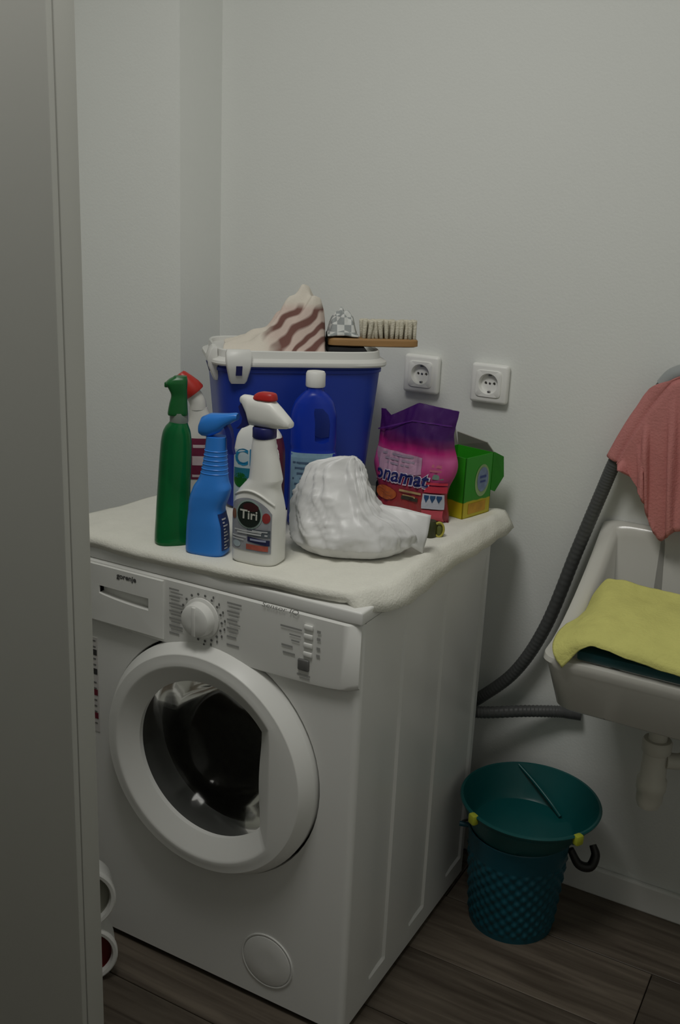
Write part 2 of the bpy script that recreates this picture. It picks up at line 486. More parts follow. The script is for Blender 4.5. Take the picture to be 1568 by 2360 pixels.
# control panel
def cp_bottom(x):
    z = .697 + .004 * ((x - .3) / .3) ** 2
    if x > .50: z += .010 * ((x - .50) / .10) ** 2.5
    return z
bm = bm_new(); loops = []
nx = 40
for i in range(nx + 1):
    x = .001 + (MW - .002) * i / nx
    zb = cp_bottom(x); e = max(0, (abs(x - .3) - .285) / .015)
    yf = -.012 + .010 * e ** 2
    ring = [(x, .004, zb), (x, yf + .006, zb), (x, yf + .001, zb + .004), (x, yf, zb + .012), (x, yf + .002, .822), (x, yf + .006, .826), (x, .004, .826)]
    loops.append(ring)
rings(bm, loops)
cp = obj('control_panel', bm, WHITE_PL, wm, 40)
PY = -.0122
def fp(x, z): return (x, PY - .0006, z)
# detergent drawer front
bm = bm_new()
def rr_loop(x0, x1, z0, z1, y, r=.004, k=4):
    L_ = []
    for cx, cz, a0 in ((x1 - r, z1 - r, 0), (x0 + r, z1 - r, 90), (x0 + r, z0 + r, 180), (x1 - r, z0 + r, 270)):
        for q in range(k + 1):
            a = R(a0 + 90 * q / k); L_.append((cx + r * math.cos(a), y, cz + r * math.sin(a)))
    return L_
# drawer front plate made around the grip recess
gx0, gx1, gz1 = .054, .171, .7790
def grip_bot(x):
    t = max(0, (x - gx0) / (gx1 - gx0)); return .7635 - .0085 * math.sin(min(1, t * 1.05) * math.pi / 2) ** .8
N_ = 14
gl = [(gx0 + (gx1 - gx0) * i / N_, gz1 - .0006 * i / N_) for i in range(N_ + 1)] + [(gx1 - (gx1 - gx0) * i / N_, grip_bot(gx1 - (gx1 - gx0) * i / N_)) for i in range(N_ + 1)]
gc = (.113, .77)
ol = []
for p in gl:
    a = math.atan2(p[1] - gc[1], p[0] - gc[0]); ol.append(rectpt(a, .018, .204, .707, .819, gc))
for cxz in ((.018, .707), (.018, .819), (.204, .707), (.204, .819)):
    i_ = min(range(len(ol)), key=lambda q: math.hypot(ol[q][0] - cxz[0], ol[q][1] - cxz[1])); ol[i_] = cxz
loops = [[(p[0], .0, p[1]) for p in ol], [(p[0], PY - .0018, p[1]) for p in ol], [(p[0], PY - .0022, p[1]) for p in [((q[0] - gc[0]) * .99 + gc[0], (q[1] - gc[1]) * .99 + gc[1]) for q in ol]],
         [(p[0], PY - .0022, p[1]) for p in gl], [(p[0], PY + .0116, p[1] + .001) for p in gl]]
rings(bm, loops, False, False)
cb_ = bm_new(); rings(cb_, [[(p[0], -.03, p[1]) for p in gl], [(p[0], -.0005, p[1] + .001) for p in gl]]); cut_hole(cp, cb_)
dw = obj('detergent_drawer', bm, WHITE_PL, cp, 30)
V, F = patch(lambda u, v: (u, PY + .0112, v), gx0, gx1, 0, 0, N_, 2, top=lambda s: gz1, bot=lambda s: grip_bot(gx0 + (gx1 - gx0) * s))
tag(obj('grip_recess', (V, F), WHITE_PL, cp), 'shallow grip recess of the drawer')
def fd(x, z): return (x, PY - .0029, z)
tag(obj('brand_lettering', text('gorenje', .098, .8035, .0095, fd, bold=.03, width=.046), mat('logo_grey', (.07, .07, .07), .5), cp), 'small dark brand lettering')
# knob
bm = bm_new()
kc = (.289, PY, .769)
lathe(bm, [(.037, 0), (.037, .003), (.033, .005)], 40, axis='Y', c=kc)
obj('knob_base', bm, WHITE_PL, cp, 40)
bm = bm_new()
prof = [(.0315, .003), (.0305, .016), (.0285, .022), (.024, .0245), (.010, .0252)]
lathe(bm, prof, 40, axis='Y', c=kc)
kn = obj('program_knob', bm, WHITE_PL, cp, 40)
bm = bm_new(); box(bm, (kc[0] - .004, PY - .0262, kc[2] - .027), (kc[0] + .004, PY - .02, kc[2] + .027), .0015, 2)
obj('knob_grip', bm, WHITE_PL, cp, 40)
tk = []
for k in range(18):
    a = R(90 - 20 * k + 10); c_ = (kc[0] + .043 * math.cos(a), kc[2] + .043 * math.sin(a))
    tk.append(ellipse_patch(fp, c_[0], c_[1], .0026, .0026, 10, 1))
for k in range(9):
    a = R(60 - 18 * k); c_ = (kc[0] + .050 * math.cos(a), kc[2] + .050 * math.sin(a))
    tk.append(ellipse_patch(fp, c_[0], c_[1], .0020, .0030, 8, 1))
obj('dial_marks', merge(tk), PRINT, cp)
rowsL = [(.2175, .2175 + wd, .8085 - .0140 * i, .0034) for i, wd in enumerate((.022, .024, .031, .027, .032, .030, .022))]
rowsL += [(.2215, .2215 + wd, .8022 - .0140 * i, .0022) for i, wd in enumerate((.026, .018, .024, .030, .02, .026))]
rowsR = [(.343, .343 + wd, .8105 - .0155 * i, .0036) for i, wd in enumerate((.030, .026, .022, .024, .020, .026))]
rowsR += [(.347, .347 + wd, .8035 - .0155 * i, .0022) for i, wd in enumerate((.022, .02, .024, .018))]
obj('program_print', bars(fp, rowsL + rowsR), PRINT2, cp)
obj('title_print', text('Sensor IQ', .414, .8205, .0085, fp, shear=.25, width=.073), PRINT2, cp)
rr_ = [(.452, .494, .7955, .0032), (.470, .492, .7835, .0022), (.474, .490, .7735, .0026), (.455, .477, .7615, .0036), (.458, .482, .7485, .0036), (.487, .513, .7165, .0026), (.492, .512, .7115, .0022)]
rr_ += [(.523, .530, q, .005) for q in (.8005, .7875, .7705, .7575)]
obj('option_print', bars(fp, rr_), PRINT2, cp)
for zz in (.8035, .7875, .7715, .7555):
    bm = bm_new(); box(bm, (.498, PY - .003, zz - .0045), (.515, PY + .002, zz + .0045), .002, 2); obj('option_button', bm, WHITE_PL, cp, 40)
bm = bm_new(); box(bm, (.4885, PY - .004, .7245), (.5105, PY + .002, .7455), .003, 3)
tag(obj('start_button', bm, mat('button_grey', (.13, .13, .125), .45, .1), cp, 40), 'dark grey start button')
# service flap (round) at the bottom
bm = bm_new(); lathe(bm, [(.0570, 0), (.0568, .0022), (.0555, .0026), (.0540, .0022), (.0535, .0003)], 48, axis='Y', c=(.4355, 0, .1035)); fl = obj('flap_rim', bm, WHITE_EN, wm, 40)
bm = bm_new(); lathe(bm, [(.052, .0005), (.0516, .0024), (.0500, .0030), (.02, .0031)], 48, axis='Y', c=(.4355, 0, .1035)); obj('filter_flap', bm, WHITE_EN, wm, 40)
# sticker down the left edge of the front
bm = bm_new(); box(bm, (.012, -.0012, .462), (.0345, 0, .662)); st = obj('sticker_strip', bm, mat('sticker_paper', (.62, .60, .58), .6, .05), wm)
def fs(x, z): return (x, -.0018, z)
obj('sticker_print', merge([patch(fs, .014, .0325, z0, z0 + .012, 1, 1) for z0 in (.625, .585)]), mat('sticker_black', (.04, .04, .04), .6), st)
obj('sticker_print', merge([patch(fs, .014, .0325, z0, z0 + .013, 1, 1) for z0 in (.540, .490)]), mat('sticker_red', (.16, .015, .03), .6), st)
obj('sticker_print', bars(fs, [(.018 + .002 * (i % 3), .030, .655 - .0125 * i, .003) for i in range(15) if i not in (2, 5, 6, 9, 13)]), PRINT, st)

# door: ring with a D shaped opening
bm = bm_new(); seg = 96; loops = []
def rin(a):
    ci = math.cos(a); r = .154
    if ci > 0:
        ch = .121 - .004 * (1 - min(1, (math.sin(a) * .19 / .1) ** 2))
        r = min(r, ch / max(ci, 1e-6))
    return r
ANG = sorted(set([round(2 * math.pi * k / seg, 6) for k in range(seg)] + [round(s_ * math.acos(.121 / .154) % (2 * math.pi), 6) for s_ in (1, -1)]))
def dl(rf, y): return [(DC[0] + rf(a) * math.cos(a), y, DC[1] + rf(a) * math.sin(a)) for a in ANG]
def rb(a):     # start of the inner bevel
    return max(.188 if True else 0, 0) if rin(a) > .1535 else min(.188, rin(a) + .034)
for rf, yy in ((lambda a: DR - .030, .022), (lambda a: DR - .001, .020), (lambda a: DR, -.0075), (lambda a: DR - .0005, -.010), (lambda a: DR - .0165, -.0350), (lambda a: DR - .0178, -.0358), (lambda a: DR - .030, -.0370),
               (lambda a: rb(a) + .004, -.0385), (lambda a: rb(a) + .001, -.0380), (lambda a: rb(a) - .002, -.0362), (lambda a: rin(a) + .003, -.0165), (rin, -.0145), (lambda a: rin(a) + .001, -.004), (lambda a: rin(a) + .02, .006)):
    loops.append(dl(rf, yy))
rings(bm, loops, False, False)
door = obj('door', bm, WHITE_PL, wm, 24)
# glass bowl, rubber gasket, drum
m = bpy.data.materials.new('door_glass'); m.use_nodes = True
nt = m.node_tree; nt.nodes.remove(nt.nodes['Principled BSDF'])
t1 = nt.nodes.new('ShaderNodeBsdfTransparent'); t1.inputs[0].default_value = (.72, .73, .71, 1)
t2 = nt.nodes.new('ShaderNodeBsdfGlossy'); t2.inputs['Roughness'].default_value = .06; t2.inputs[0].default_value = (.9, .9, .88, 1)
fr_ = nt.nodes.new('ShaderNodeLayerWeight'); fr_.inputs[0].default_value = .22
nz_ = nt.nodes.new('ShaderNodeTexNoise'); nz_.inputs['Scale'].default_value = 9
mx_ = nt.nodes.new('ShaderNodeMixShader'); nt.links.new(fr_.outputs['Fresnel'], mx_.inputs[0]); nt.links.new(t1.outputs[0], mx_.inputs[1]); nt.links.new(t2.outputs[0], mx_.inputs[2])
rv_ = nt.nodes.new('ShaderNodeMapRange'); rv_.inputs[3].default_value = .04; rv_.inputs[4].default_value = .12; nt.links.new(nz_.outputs['Fac'], rv_.inputs[0]); nt.links.new(rv_.outputs[0], t2.inputs['Roughness'])
nt.links.new(mx_.outputs[0], nt.nodes['Material Output'].inputs[0])
bm = bm_new(); lathe(bm, [(.168, .004), (.150, -.012), (.128, -.060), (.110, -.095), (.09, -.108), (.03, -.113)], 64, False, True, 'Y', (DC[0], 0, DC[1])); obj('door_glass', bm, m, wm, 60)
bm = bm_new(); lathe(bm, [(.195, -.02), (.178, -.012), (.170, -.03), (.176, -.05), (.166, -.068), (.190, -.085), (.205, -.08)], 64, False, False, 'Y', (DC[0], 0, DC[1])); obj('rubber_gasket', bm, RUBBER, wm, 60)
bm = bm_new(); lathe(bm, [(.188, -.085), (.23, -.10), (.235, -.14), (.235, -.44), (.10, -.45), (.02, -.45)], 64, False, True, 'Y', (DC[0], 0, DC[1]))
m = mat('drum_steel', (.45, .44, .42), .35, .3, 40, metal=.9)
dm = obj('drum', bm, m, wm, 40)
for k in range(3):
    a = R(90 + 120 * k); bm = bm_new(); box(bm, (-.02, .13, -.225), (.02, .42, -.18), .01, 2)
    xf(bm, Matrix.Translation((DC[0], 0, DC[1])) @ Matrix.Rotation(a, 4, 'Y')); obj('drum_paddle', bm, mat('paddle_grey', (.35, .35, .34), .4), dm, 40)

# ------------------------------------------------------------------ towel / mat on top of the machine
ZT = .872
CREAM = mat('cream_terry', (.80, .79, .71), .95, .05, 30, .35, 260, spec=.1)
def towel_z(x, y):
    return ZT + .0025 * nz((x, y), 9, 3) + .0013 * nz((x, y), 30, 1)
FX = [-.105, -.09, -.05, .0, .06, .15, .25, .36, .46, .54, .575, .598, .612, .622]
rows = []
for j in range(49):
    v = j / 48; row = []
    for i in range(81):
        u = i / 80
        x0 = -.10 + .10 * max(0, (v - .15) / .85) ** 1.2 + .004 * nz((0, v), 6, 9)
        yf_l = -.018
        x1 = .626 + .006 * nz((v, 0), 5, 2) + .004 * math.sin(v * 9)
        if v < .16: x1 -= .034 * (1 - v / .16) ** 1.5
        x = x0 + (x1 - x0) * u
        yf = -.018 + .022 * max(0, (u - .45) / .55) ** 1.3 + .003 * nz((u, 0), 7, 4)
        y = yf + (.628 - yf) * v
        z = towel_z(x, y)
        # front hang and left droop
        if v < .03 and u < .75: z -= .010 * (1 - v / .03) * (1 - max(0, u - .5) / .25)
        if x < 0: z -= .25 * x * x + .012 * min(1, -x / .08)
        # rolled right edge
        e = max(0, 1 - (x1 - x) / .055); vv = min(1, max(0, (v - .05) / .2))
        z += .004 * max(0, math.sin(min(1, e * 1.15) * math.pi)) ** 1.2 * vv + .006 * nz((x, y), 22, 13) * min(1, e * 2) - .036 * max(0, (e - .55) / .45) ** 1.5
        row.append((x, y, z))
    rows.append(row)
tw = obj('towel', grid(rows), CREAM, None, 'all')
tag(tw, 'cream towel spread over the top of the washing machine', 'towel')
solid(tw, .017, -1)

# ------------------------------------------------------------------ bottles on the towel
# translucent green bottle
TOPZ = ZT - .0005
gb = empty('spray_bottle', (.177, .0463, TOPZ), R(38), 'translucent green bottle with dark green pump head', 'bottle')
lf = Loft([(0, .0015, 0, .0305, .026, 2.8), (.006, .0015, 0, .0325, .028, 2.8), (.05, .0025, 0, .031, .027, 2.6), (.104, .0045, 0, .0295, .026, 2.5), (.183, .0085, 0, .0275, .024, 2.4), (.205, .0095, 0, .0245, .022, 2.3), (.216, .0105, 0, .020, .019, 2.2), (.224, .013, 0, .0155, .0155, 2), (.238, .0135, 0, .015, .015, 2)])
GREENT = mat('green_clear_plastic', (.009, .22, .06), .18, .25, 14, trans=.55, ior=1.35)
bm = bm_new(); lf.mesh(bm, 40, 40); obj('body', bm, GREENT, gb, 50)
bm = bm_new(); lathe(bm, [(.0158, .222), (.0162, .224), (.0162, .236), (.0158, .240)], 28, c=(.0135, 0, 0)); obj('clear_collar', bm, mat('clear_collar', (.45, .5, .45), .3, .05, trans=.5), gb, 40)
GR = mat('green_plastic', (.006, .105, .022), .35, .15, 20)
hd = Loft([(.236, .0115, 0, .0178, .0155, 4), (.254, .0125, 0, .0160, .014, 4), (.270, .0140, 0, .0140, .0125, 4), (.283, .0115, 0, .0165, .0135, 4), (.291, .0095, 0, .0190, .014, 3.5), (.298, .0125, 0, .0160, .0125, 3.5), (.304, .0165, 0, .0110, .009, 3)])
bm = bm_new(); hd.mesh(bm, 32, 30); obj('pump_head', bm, GR, gb, 45)
bm = bm_new(); box(bm, (-.0115, -.005, .284), (.002, .005, .293), .002, 2); obj('nozzle', bm, GR, gb, 40)

# blue spray bottle
bb = empty('spray_bottle', (.2635, .0385, TOPZ), R(12), 'light blue spray bottle with ribbed neck and blue trigger', 'bottle')
bb.scale = (1.16, 1.12, 1.0)
BLUE = mat('sky_blue_plastic', (.036, .245, .78), .34, .06, 12)
lf = Loft([(0, 0, 0, .030, .022, 3.2), (.006, 0, 0, .0325, .024, 3.2), (.051, 0, 0, .0315, .0235, 3), (.083, -.0015, 0, .0275, .0225, 2.8), (.105, .003, 0, .0295, .0225, 2.6), (.120, .007, 0, .029, .021, 2.5), (.134, .009, 0, .0235, .019, 2.3), (.148, .0105, 0, .0205, .017, 2.2), (.187, .0125, 0, .0165, .0155, 2.2), (.212, .0135, 0, .0155, .015, 2.2)])
bm = bm_new(); lf.mesh(bm, 40, 44); bd = obj('body', bm, BLUE, bb, 50)
for k in range(6):
    z = .148 + .008 * k; cx, cy, rx, ry, n = lf.at(z); bm = bm_new()
    lp = [[(cx + (rx + g) * sgnpow(math.cos(a), 2 / n), (ry + g) * sgnpow(math.sin(a), 2 / n), z + dz) for a in [2 * math.pi * q / 28 for q in range(28)]] for g, dz in ((-.0005, -.0016), (.0009, 0), (-.0005, .0016))]
    rings(bm, lp, False, False); obj('neck_rib', bm, BLUE, bb, 60)
# trigger head, nozzle to the right
bm = bm_new(); lps = []
for x, zc, hh, ww in ((-.012, .224, .010, .011), (-.008, .228, .017, .0135), (.004, .231, .0205, .0145), (.018, .236, .0165, .0135), (.032, .244, .010, .0105), (.043, .249, .007, .0085), (.047, .2495, .0055, .007)):
    lps.append([(x, ww * sgnpow(math.cos(a), .7), zc + hh * sgnpow(math.sin(a), .8)) for a in [2 * math.pi * q / 20 for q in range(20)]])
rings(bm, lps); obj('spray_head', bm, mat('azure_plastic', (.03, .22, .70), .32, .05), bb, 50)
bm = bm_new(); lps = []
for x, z, hw in ((.026, .240, .006), (.033, .226, .006), (.036, .210, .0055), (.036, .194, .005), (.039, .184, .004)):
    lps.append([(x + dx, dy, z) for dx, dy in ((-.004, -hw), (.004, -hw), (.004, hw), (-.004, hw))])
rings(bm, lps); obj('trigger', bm, mat('dark_blue_plastic', (.012, .025, .20), .4), bb, 50)
V, F = patch(lambda u, v: lf.right(u, v), -.016, .016, .012, .078, 8, 12)
sl = obj('side_label', (V, F), mat('side_label_navy', (.015, .04, .17), .45, .3, 60), bb)
obj('side_print', bars(lambda u, v: lf.right(u, v, .0014), [(-.012, -.012 + .004 + .016 * random.random(), .016 + .0058 * i, .0026) for i in range(10)]), mat('white_print', (.6, .6, .62), .5), bb)

# white spray bottle in front
wb = empty('spray_bottle', (.3594, .057, TOPZ), R(5), 'white spray bottle with round dark emblem label and navy collar', 'bottle')
wb.scale = (1.13, 1.12, 1.0)
OFFW = mat('bottle_white', (.80, .80, .76), .35, .03, 12, sss=.05)
lf = Loft([(0, 0, 0, .0365, .026, 3.6), (.006, 0, 0, .039, .028, 3.6), (.085, 0, 0, .0395, .028, 3.4), (.108, 0, 0, .0375, .027, 3), (.126, .001, 0, .033, .0255, 2.7), (.138, .0045, 0, .028, .024, 2.5), (.150, .010, 0, .0255, .0225, 2.4), (.175, .0085, 0, .0225, .020, 2.3), (.205, .006, 0, .0190, .0175, 2.2), (.221, .006, 0, .0178, .0165, 2)])
bm = bm_new(); lf.mesh(bm, 44, 46); obj('body', bm, OFFW, wb, 50)
bm = bm_new(); tube(bm, [lf.front(x, .119 + .0 - ((x + .004) / .0345) ** 2 * .018 + .012, .0005) for x in [-.036 + .070 * k / 12 for k in range(13)]], .0022, 24, 8); obj('label_ridge', bm, OFFW, wb, 60)
bm = bm_new(); lathe(bm, [(.0168, .219), (.0182, .221), (.0182, .236), (.0168, .238)], 30, c=(.006, 0, 0)); obj('collar', bm, NAVY, wb, 40)
fr = lambda u, v: lf.front(u, v, .0009)
obj('label', patch(fr, -.0345, .0335, 0, 0, 18, 20, top=lambda s: .074 + .045 * math.sqrt(max(0, 1 - ((s - .45) / .62) ** 2)) * 1.0, bot=lambda s: .026 - .001 * s), mat('label_grey', (.30, .31, .34), .5, .45, 45), wb)
fr2 = lambda u, v: lf.front(u, v, .0016)
fr3 = lambda u, v: lf.front(u, v, .0023)
fr4 = lambda u, v: lf.front(u, v, .0030)
obj('emblem_border', ellipse_patch(fr2, -.002, .091, .0225, .0255), mat('emblem_mint', (.30, .40, .37), .5, .2, 30), wb)
obj('emblem', ellipse_patch(fr3, -.002, .091, .0200, .0228), mat('emblem_black', (.010, .018, .014), .5, .2), wb)
obj('emblem_top', ellipse_patch(lambda u, v: lf.front(u, v, .0026), .001, .104, .0135, .0075), mat('emblem_maroon', (.045, .008, .010), .5), wb)
obj('emblem_lettering', text('Tiri', -.002, .0835, .0155, fr4, bold=.02, width=.030, center=True), mat('letter_cream', (.55, .56, .50), .5), wb)
obj('berry_print', ellipse_patch(fr2, .026, .088, .006, .009), mat('print_red', (.30, .035, .035), .5, .3, 60), wb)
obj('berry_print', ellipse_patch(fr2, -.029, .088, .0045, .009), mat('print_brown', (.20, .085, .045), .5, .3, 60), wb)
obj('dark_print', patch(fr2, -.005, .0325, .0535, .0665, 10, 4), mat('print_slate', (.10, .12, .14), .5, .5, 60), wb)
obj('small_print', bars(fr3, [(-.027, .020, .0615, .0024), (-.022, .029, .0575, .003), (.004, .029, .0635, .0022), (-.031, -.006, .050, .0024), (-.031, -.010, .045, .0022)]), mat('print_white', (.55, .57, .58), .5), wb)
obj('banner_print', patch(fr2, -.004, .032, .0405, .052, 10, 4, top=lambda s: .052 - .003 * s, bot=lambda s: .043 - .004 * s), mat('print_navy', (.015, .018, .075), .5, .3), wb)
obj('banner_lettering', bars(fr3, [(.001, .027, .0475, .0035)]), mat('print_lilac', (.33, .36, .50), .5, .4, 80), wb)
obj('red_print', patch(fr2, -.006, .030, .029, .0385, 10, 3), mat('print_coral', (.42, .10, .07), .5, .5, 70), wb)
obj('pale_print', ellipse_patch(fr2, -.023, .036, .007, .006), mat('print_ice', (.38, .46, .50), .5, .3), wb)
# head, nozzle pointing left
bm = bm_new(); lps = []
for x, z0, z1, ww in ((-.034, .2745, .2855, .006), (-.030, .272, .2885, .0085), (-.022, .256, .2885, .011), (-.0165, .2385, .288, .013), (.006, .2375, .287, .0145), (.020, .2375, .284, .0145), (.032, .2385, .272, .0135), (.044, .240, .259, .0115), (.050, .242, .252, .009)):
    zc, hh = (z0 + z1) / 2, (z1 - z0) / 2
    lps.append([(x, ww * sgnpow(math.cos(a), .7), zc + hh * sgnpow(math.sin(a), .7)) for a in [2 * math.pi * q / 24 for q in range(24)]])
rings(bm, lps); obj('spray_head', bm, OFFW, wb, 55)
hd = Loft([(.284, .006, 0, .0185, .0125, 3), (.290, .0065, 0, .0175, .0115, 3), (.2955, .0085, 0, .0135, .009, 3), (.297, .009, 0, .009, .006, 3)])
bm = bm_new(); hd.mesh(bm, 28, 10); obj('head_cap', bm, mat('red_plastic', (.42, .018, .016), .38, .06), wb, 45)
bm = bm_new(); lps = []
for x, z, t in ((-.027, .276, .004), (-.0295, .268, .007), (-.025, .258, .0085), (-.021, .249, .0085), (-.024, .240, .007), (-.031, .2335, .005), (-.037, .230, .003)):
    lps.append([(x + dx, dy, z) for dx, dy in ((-t, -.0055), (t, -.0055), (t, .0055), (-t, .0055))])
rings(bm, lps); obj('trigger', bm, NAVY, wb, 60)

# white bottle with cyan letters behind
cb = empty('cleaner_bottle', (.272, .186, TOPZ), R(22), 'white bottle with cyan lettering standing between blue and white sprays', 'bottle')
lf = Loft([(0, 0, 0, .044, .024, 4), (.006, 0, 0, .046, .026, 4), (.15, 0, 0, .046, .026, 3.8), (.185, 0, 0, .042, .024, 3), (.205, 0, 0, .030, .02, 2.4), (.214, -.004, 0, .018, .016, 2), (.222, -.004, 0, .017, .015, 2)])
bm = bm_new(); lf.mesh(bm, 40, 36); obj('body', bm, OFFW, cb, 50)
bm = bm_new(); lathe(bm, [(.017, .220), (.0175, .222), (.0172, .236), (.015, .239)], 26, c=(-.004, 0, 0)); obj('cap', bm, WHITE_PL, cb, 40)
fr = lambda u, v: lf.front(u, v, .0009)
fr2 = lambda u, v: lf.front(u, v, .0016)
obj('label', patch(fr, -.044, .012, .02, .165, 14, 14), mat('label_ice', (.50, .60, .63), .5, .1, 30), cb)
obj('lettering', text('CI', -.041, .137, .030, fr2, bold=.02, width=.034), mat('print_cyan', (.01, .20, .38), .5, .1), cb)
obj('teal_print', patch(fr2, -.043, -.006, .112, .131, 10, 4), mat('print_teal', (.02, .17, .24), .5, .4, 60), cb)
obj('leaf_print', ellipse_patch(fr2, -.030, .108, .013, .014), mat('print_green', (.006, .12, .012), .5, .3, 40), cb)
obj('side_print', patch(lambda u, v: lf.right(u, v, .0012), -.0235, .0235, .01, .188, 8, 14), mat('print_maroon', (.10, .008, .03), .5, .4, 40), cb)

# toilet cleaner bottle with a red angled cap behind the green one
rc = empty('cleaner_bottle', (.122, .192, TOPZ), R(36), 'pale bottle with tilted red cap behind the green bottle', 'bottle')
PALE = mat('pale_plastic', (.62, .61, .57), .35, .05, 12)
lf = Loft([(0, .006, 0, .030, .022, 3), (.006, .006, 0, .032, .024, 3), (.13, .006, 0, .032, .024, 3), (.17, .008, 0, .028, .022, 2.6), (.20, .009, 0, .022, .018, 2.3), (.222, .004, 0, .017, .015, 2)])
bm = bm_new(); lf.mesh(bm, 36, 30); obj('body', bm, PALE, rc, 50)
bm = bm_new(); tube(bm, [(.004, 0, .218), (.002, 0, .232), (-.006, 0, .246), (-.014, 0, .258)], lambda t: .0165 - .002 * t, 12, 20); obj('neck', bm, PALE, rc, 50)
bm = bm_new(); lathe(bm, [(.0205, 0), (.0218, .003), (.0205, .014), (.0160, .029), (.0115, .042), (.0092, .045)], 24)
xf(bm, Matrix.Translation((-.0035, 0, .249)) @ Matrix.Rotation(R(-38), 4, 'Y')); obj('cap', bm, mat('tomato_plastic', (.40, .022, .014), .4, .06), rc, 40)
fr = lambda u, v: lf.front(u, v, .0009)
obj('label', patch(fr, -.024, .034, .085, .165, 12, 10), mat('label_wine', (.13, .012, .04), .5, .5, 40), rc)
obj('label_band', bars(lambda u, v: lf.front(u, v, .0016), [(-.022, .032, .150, .006), (-.022, .030, .122, .018), (-.022, .030, .092, .005)]), mat('print_rose', (.50, .40, .42), .5, .3, 60), rc)

# blue detergent bottle with a handle hole
db = empty('detergent_bottle', (.324, .302, TOPZ), R(30), 'royal blue detergent bottle with white cap and handle hole', 'bottle')
ROYAL = mat('royal_blue_plastic', (.004, .03, .36), .3, .06, 12)
lf = Loft([(0, -.004, 0, .044, .026, 3.2), (.006, -.004, 0, .047, .029, 3.2), (.14, -.004, 0, .046, .029, 3), (.152, -.0045, 0, .0435, .027, 2.8), (.162, -.005, 0, .045, .027, 2.7), (.212, -.0055, 0, .0445, .026, 2.5), (.240, -.005, 0, .038, .024, 2.3), (.256, -.004, 0, .026, .021, 2.1), (.264, -.004, 0, .0165, .0165, 2), (.275, -.004, 0, .016, .016, 2)])
bm = bm_new(); lf.mesh(bm, 44, 50); bmesh.ops.recalc_face_normals(bm, faces=bm.faces)
ob = obj('body', bm, ROYAL, db, None)
cut = bm_new(); hl = Loft([(.166, .012, 0, .004, .06, 3), (.170, .012, 0, .0135, .06, 3), (.200, .012, 0, .0145, .06, 3), (.222, .009, 0, .0135, .06, 3), (.233, .004, 0, .008, .06, 3)])
hl.mesh(cut, 24, 12); bmesh.ops.recalc_face_normals(cut, faces=cut.faces)
cut_hole(ob, cut)
bm = bm_new(); lathe(bm, [(.0178, .271), (.0188, .273), (.0186, .296), (.0165, .300), (.006, .3005)], 32, c=(-.004, 0, 0)); cap = obj('cap', bm, WHITE_PL, db, 40)
fr = lambda u, v: lf.front(u, v, .0009)
obj('label', patch(fr, -.046, .038, .02, .147, 16, 14), mat('label_sky', (.22, .36, .47), .5, .35, 40), db)
obj('label_print', bars(lambda u, v: lf.front(u, v, .0016), [(-.042 + .004 * (i % 3), -.004 + .006 * (i % 4), .128 - .0105 * i, .004) for i in range(9)]), mat('print_slateblue', (.07, .12, .2), .5, .4, 60), db)

# red cap beside the tub; the black body below stands in for shadow
rb_ = empty('red_cap_shade', (.352, .548, TOPZ), R(26), 'small red cap over a dark body standing in for shade, between blue tub and purple pack', 'bottle')
bm = bm_new(); lathe(bm, [(.013, 0), (.0145, .002), (.0145, .036), (.009, .046), (.008, .05)], 24); obj('body', bm, mat('shade_black', (.012, .01, .012), .4), rb_, 40)
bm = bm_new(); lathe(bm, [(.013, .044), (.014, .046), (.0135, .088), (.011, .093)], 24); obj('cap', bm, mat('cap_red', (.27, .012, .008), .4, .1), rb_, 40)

# olive jar with a yellow ring in front of the purple pack
oj = empty('small_jar', (.556, .368, TOPZ), R(23), 'tiny dark olive jar with yellow ring before the purple pack', 'jar')
bm = bm_new(); lathe(bm, [(.012, 0), (.0135, .002), (.0135, .026), (.010, .032)], 24, c=(-.008, 0, 0)); obj('body', bm, mat('olive_glass', (.035, .04, .010), .3), oj, 40)
bm = bm_new()
tube(bm, [(.009 + .009 * math.cos(a), -.004, .016 + .014 * math.sin(a)) for a in [2 * math.pi * k / 20 for k in range(21)]], .0022, 40, 8, True, False); obj('pull_ring', bm, mat('ring_yellow', (.42, .38, .06), .4), oj, 60)
bm = bm_new(); lathe(bm, [(.008, 0), (.009, .002), (.009, .02), (.006, .024)], 20, c=(.009, .004, 0)); obj('stopper', bm, mat('olive_plastic', (.10, .11, .02), .5), oj, 40)

# ------------------------------------------------------------------ purple detergent pack
pk = empty('detergent_pack', (.4565, .478, TOPZ), R(-6), 'purple and pink foil bag of washing powder with blue lettering', 'detergent bag')
W0 = .092
def pack_pt(u, v, s):      # u -1..1 across, v 0..1 up, s = side (-1 front, 1 back)
    ww = W0 * (1 - .06 * (1 - v)) - (.006 * math.sin(v * 9))
    ht = .236 - .004 * (u + 1)
    if u < -.05: ht -= .040 * ((-.05 - u) / .75) if u > -.80 else .040
    if u < -.84: ht += .014
    th = .036 * (1 - abs(u) ** 3) ** .6 * (min(1, v / .06) ** .5) * max(0, 1 - (v / 1.0) ** 2.2) + .0012
    x = u * ww + .003 * math.sin(v * 14 + u) + .004 * (v - .5)
    y = s * th + .004 * nz((u, v, s), 3, 5) * (1 - v * .3) + .003 * nz((u * 2, v * 2, s), 6, 8)
    return (x, y, max(0.0, v * ht))
PACK = ramp_mat('pack_print', 'Z', [(0, (.26, .015, .035)), (.045, (.30, .035, .03)), (.075, (.28, .018, .07)), (.10, (.50, .06, .23)), (.125, (.60, .11, .32)), (.142, (.44, .016, .17)), (.156, (.14, .010, .09)), (.174, (.055, .009, .105)), (.24, (.060, .012, .13))], .32, .035, 14, .15)
NU, NV = 36, 40
loops = []
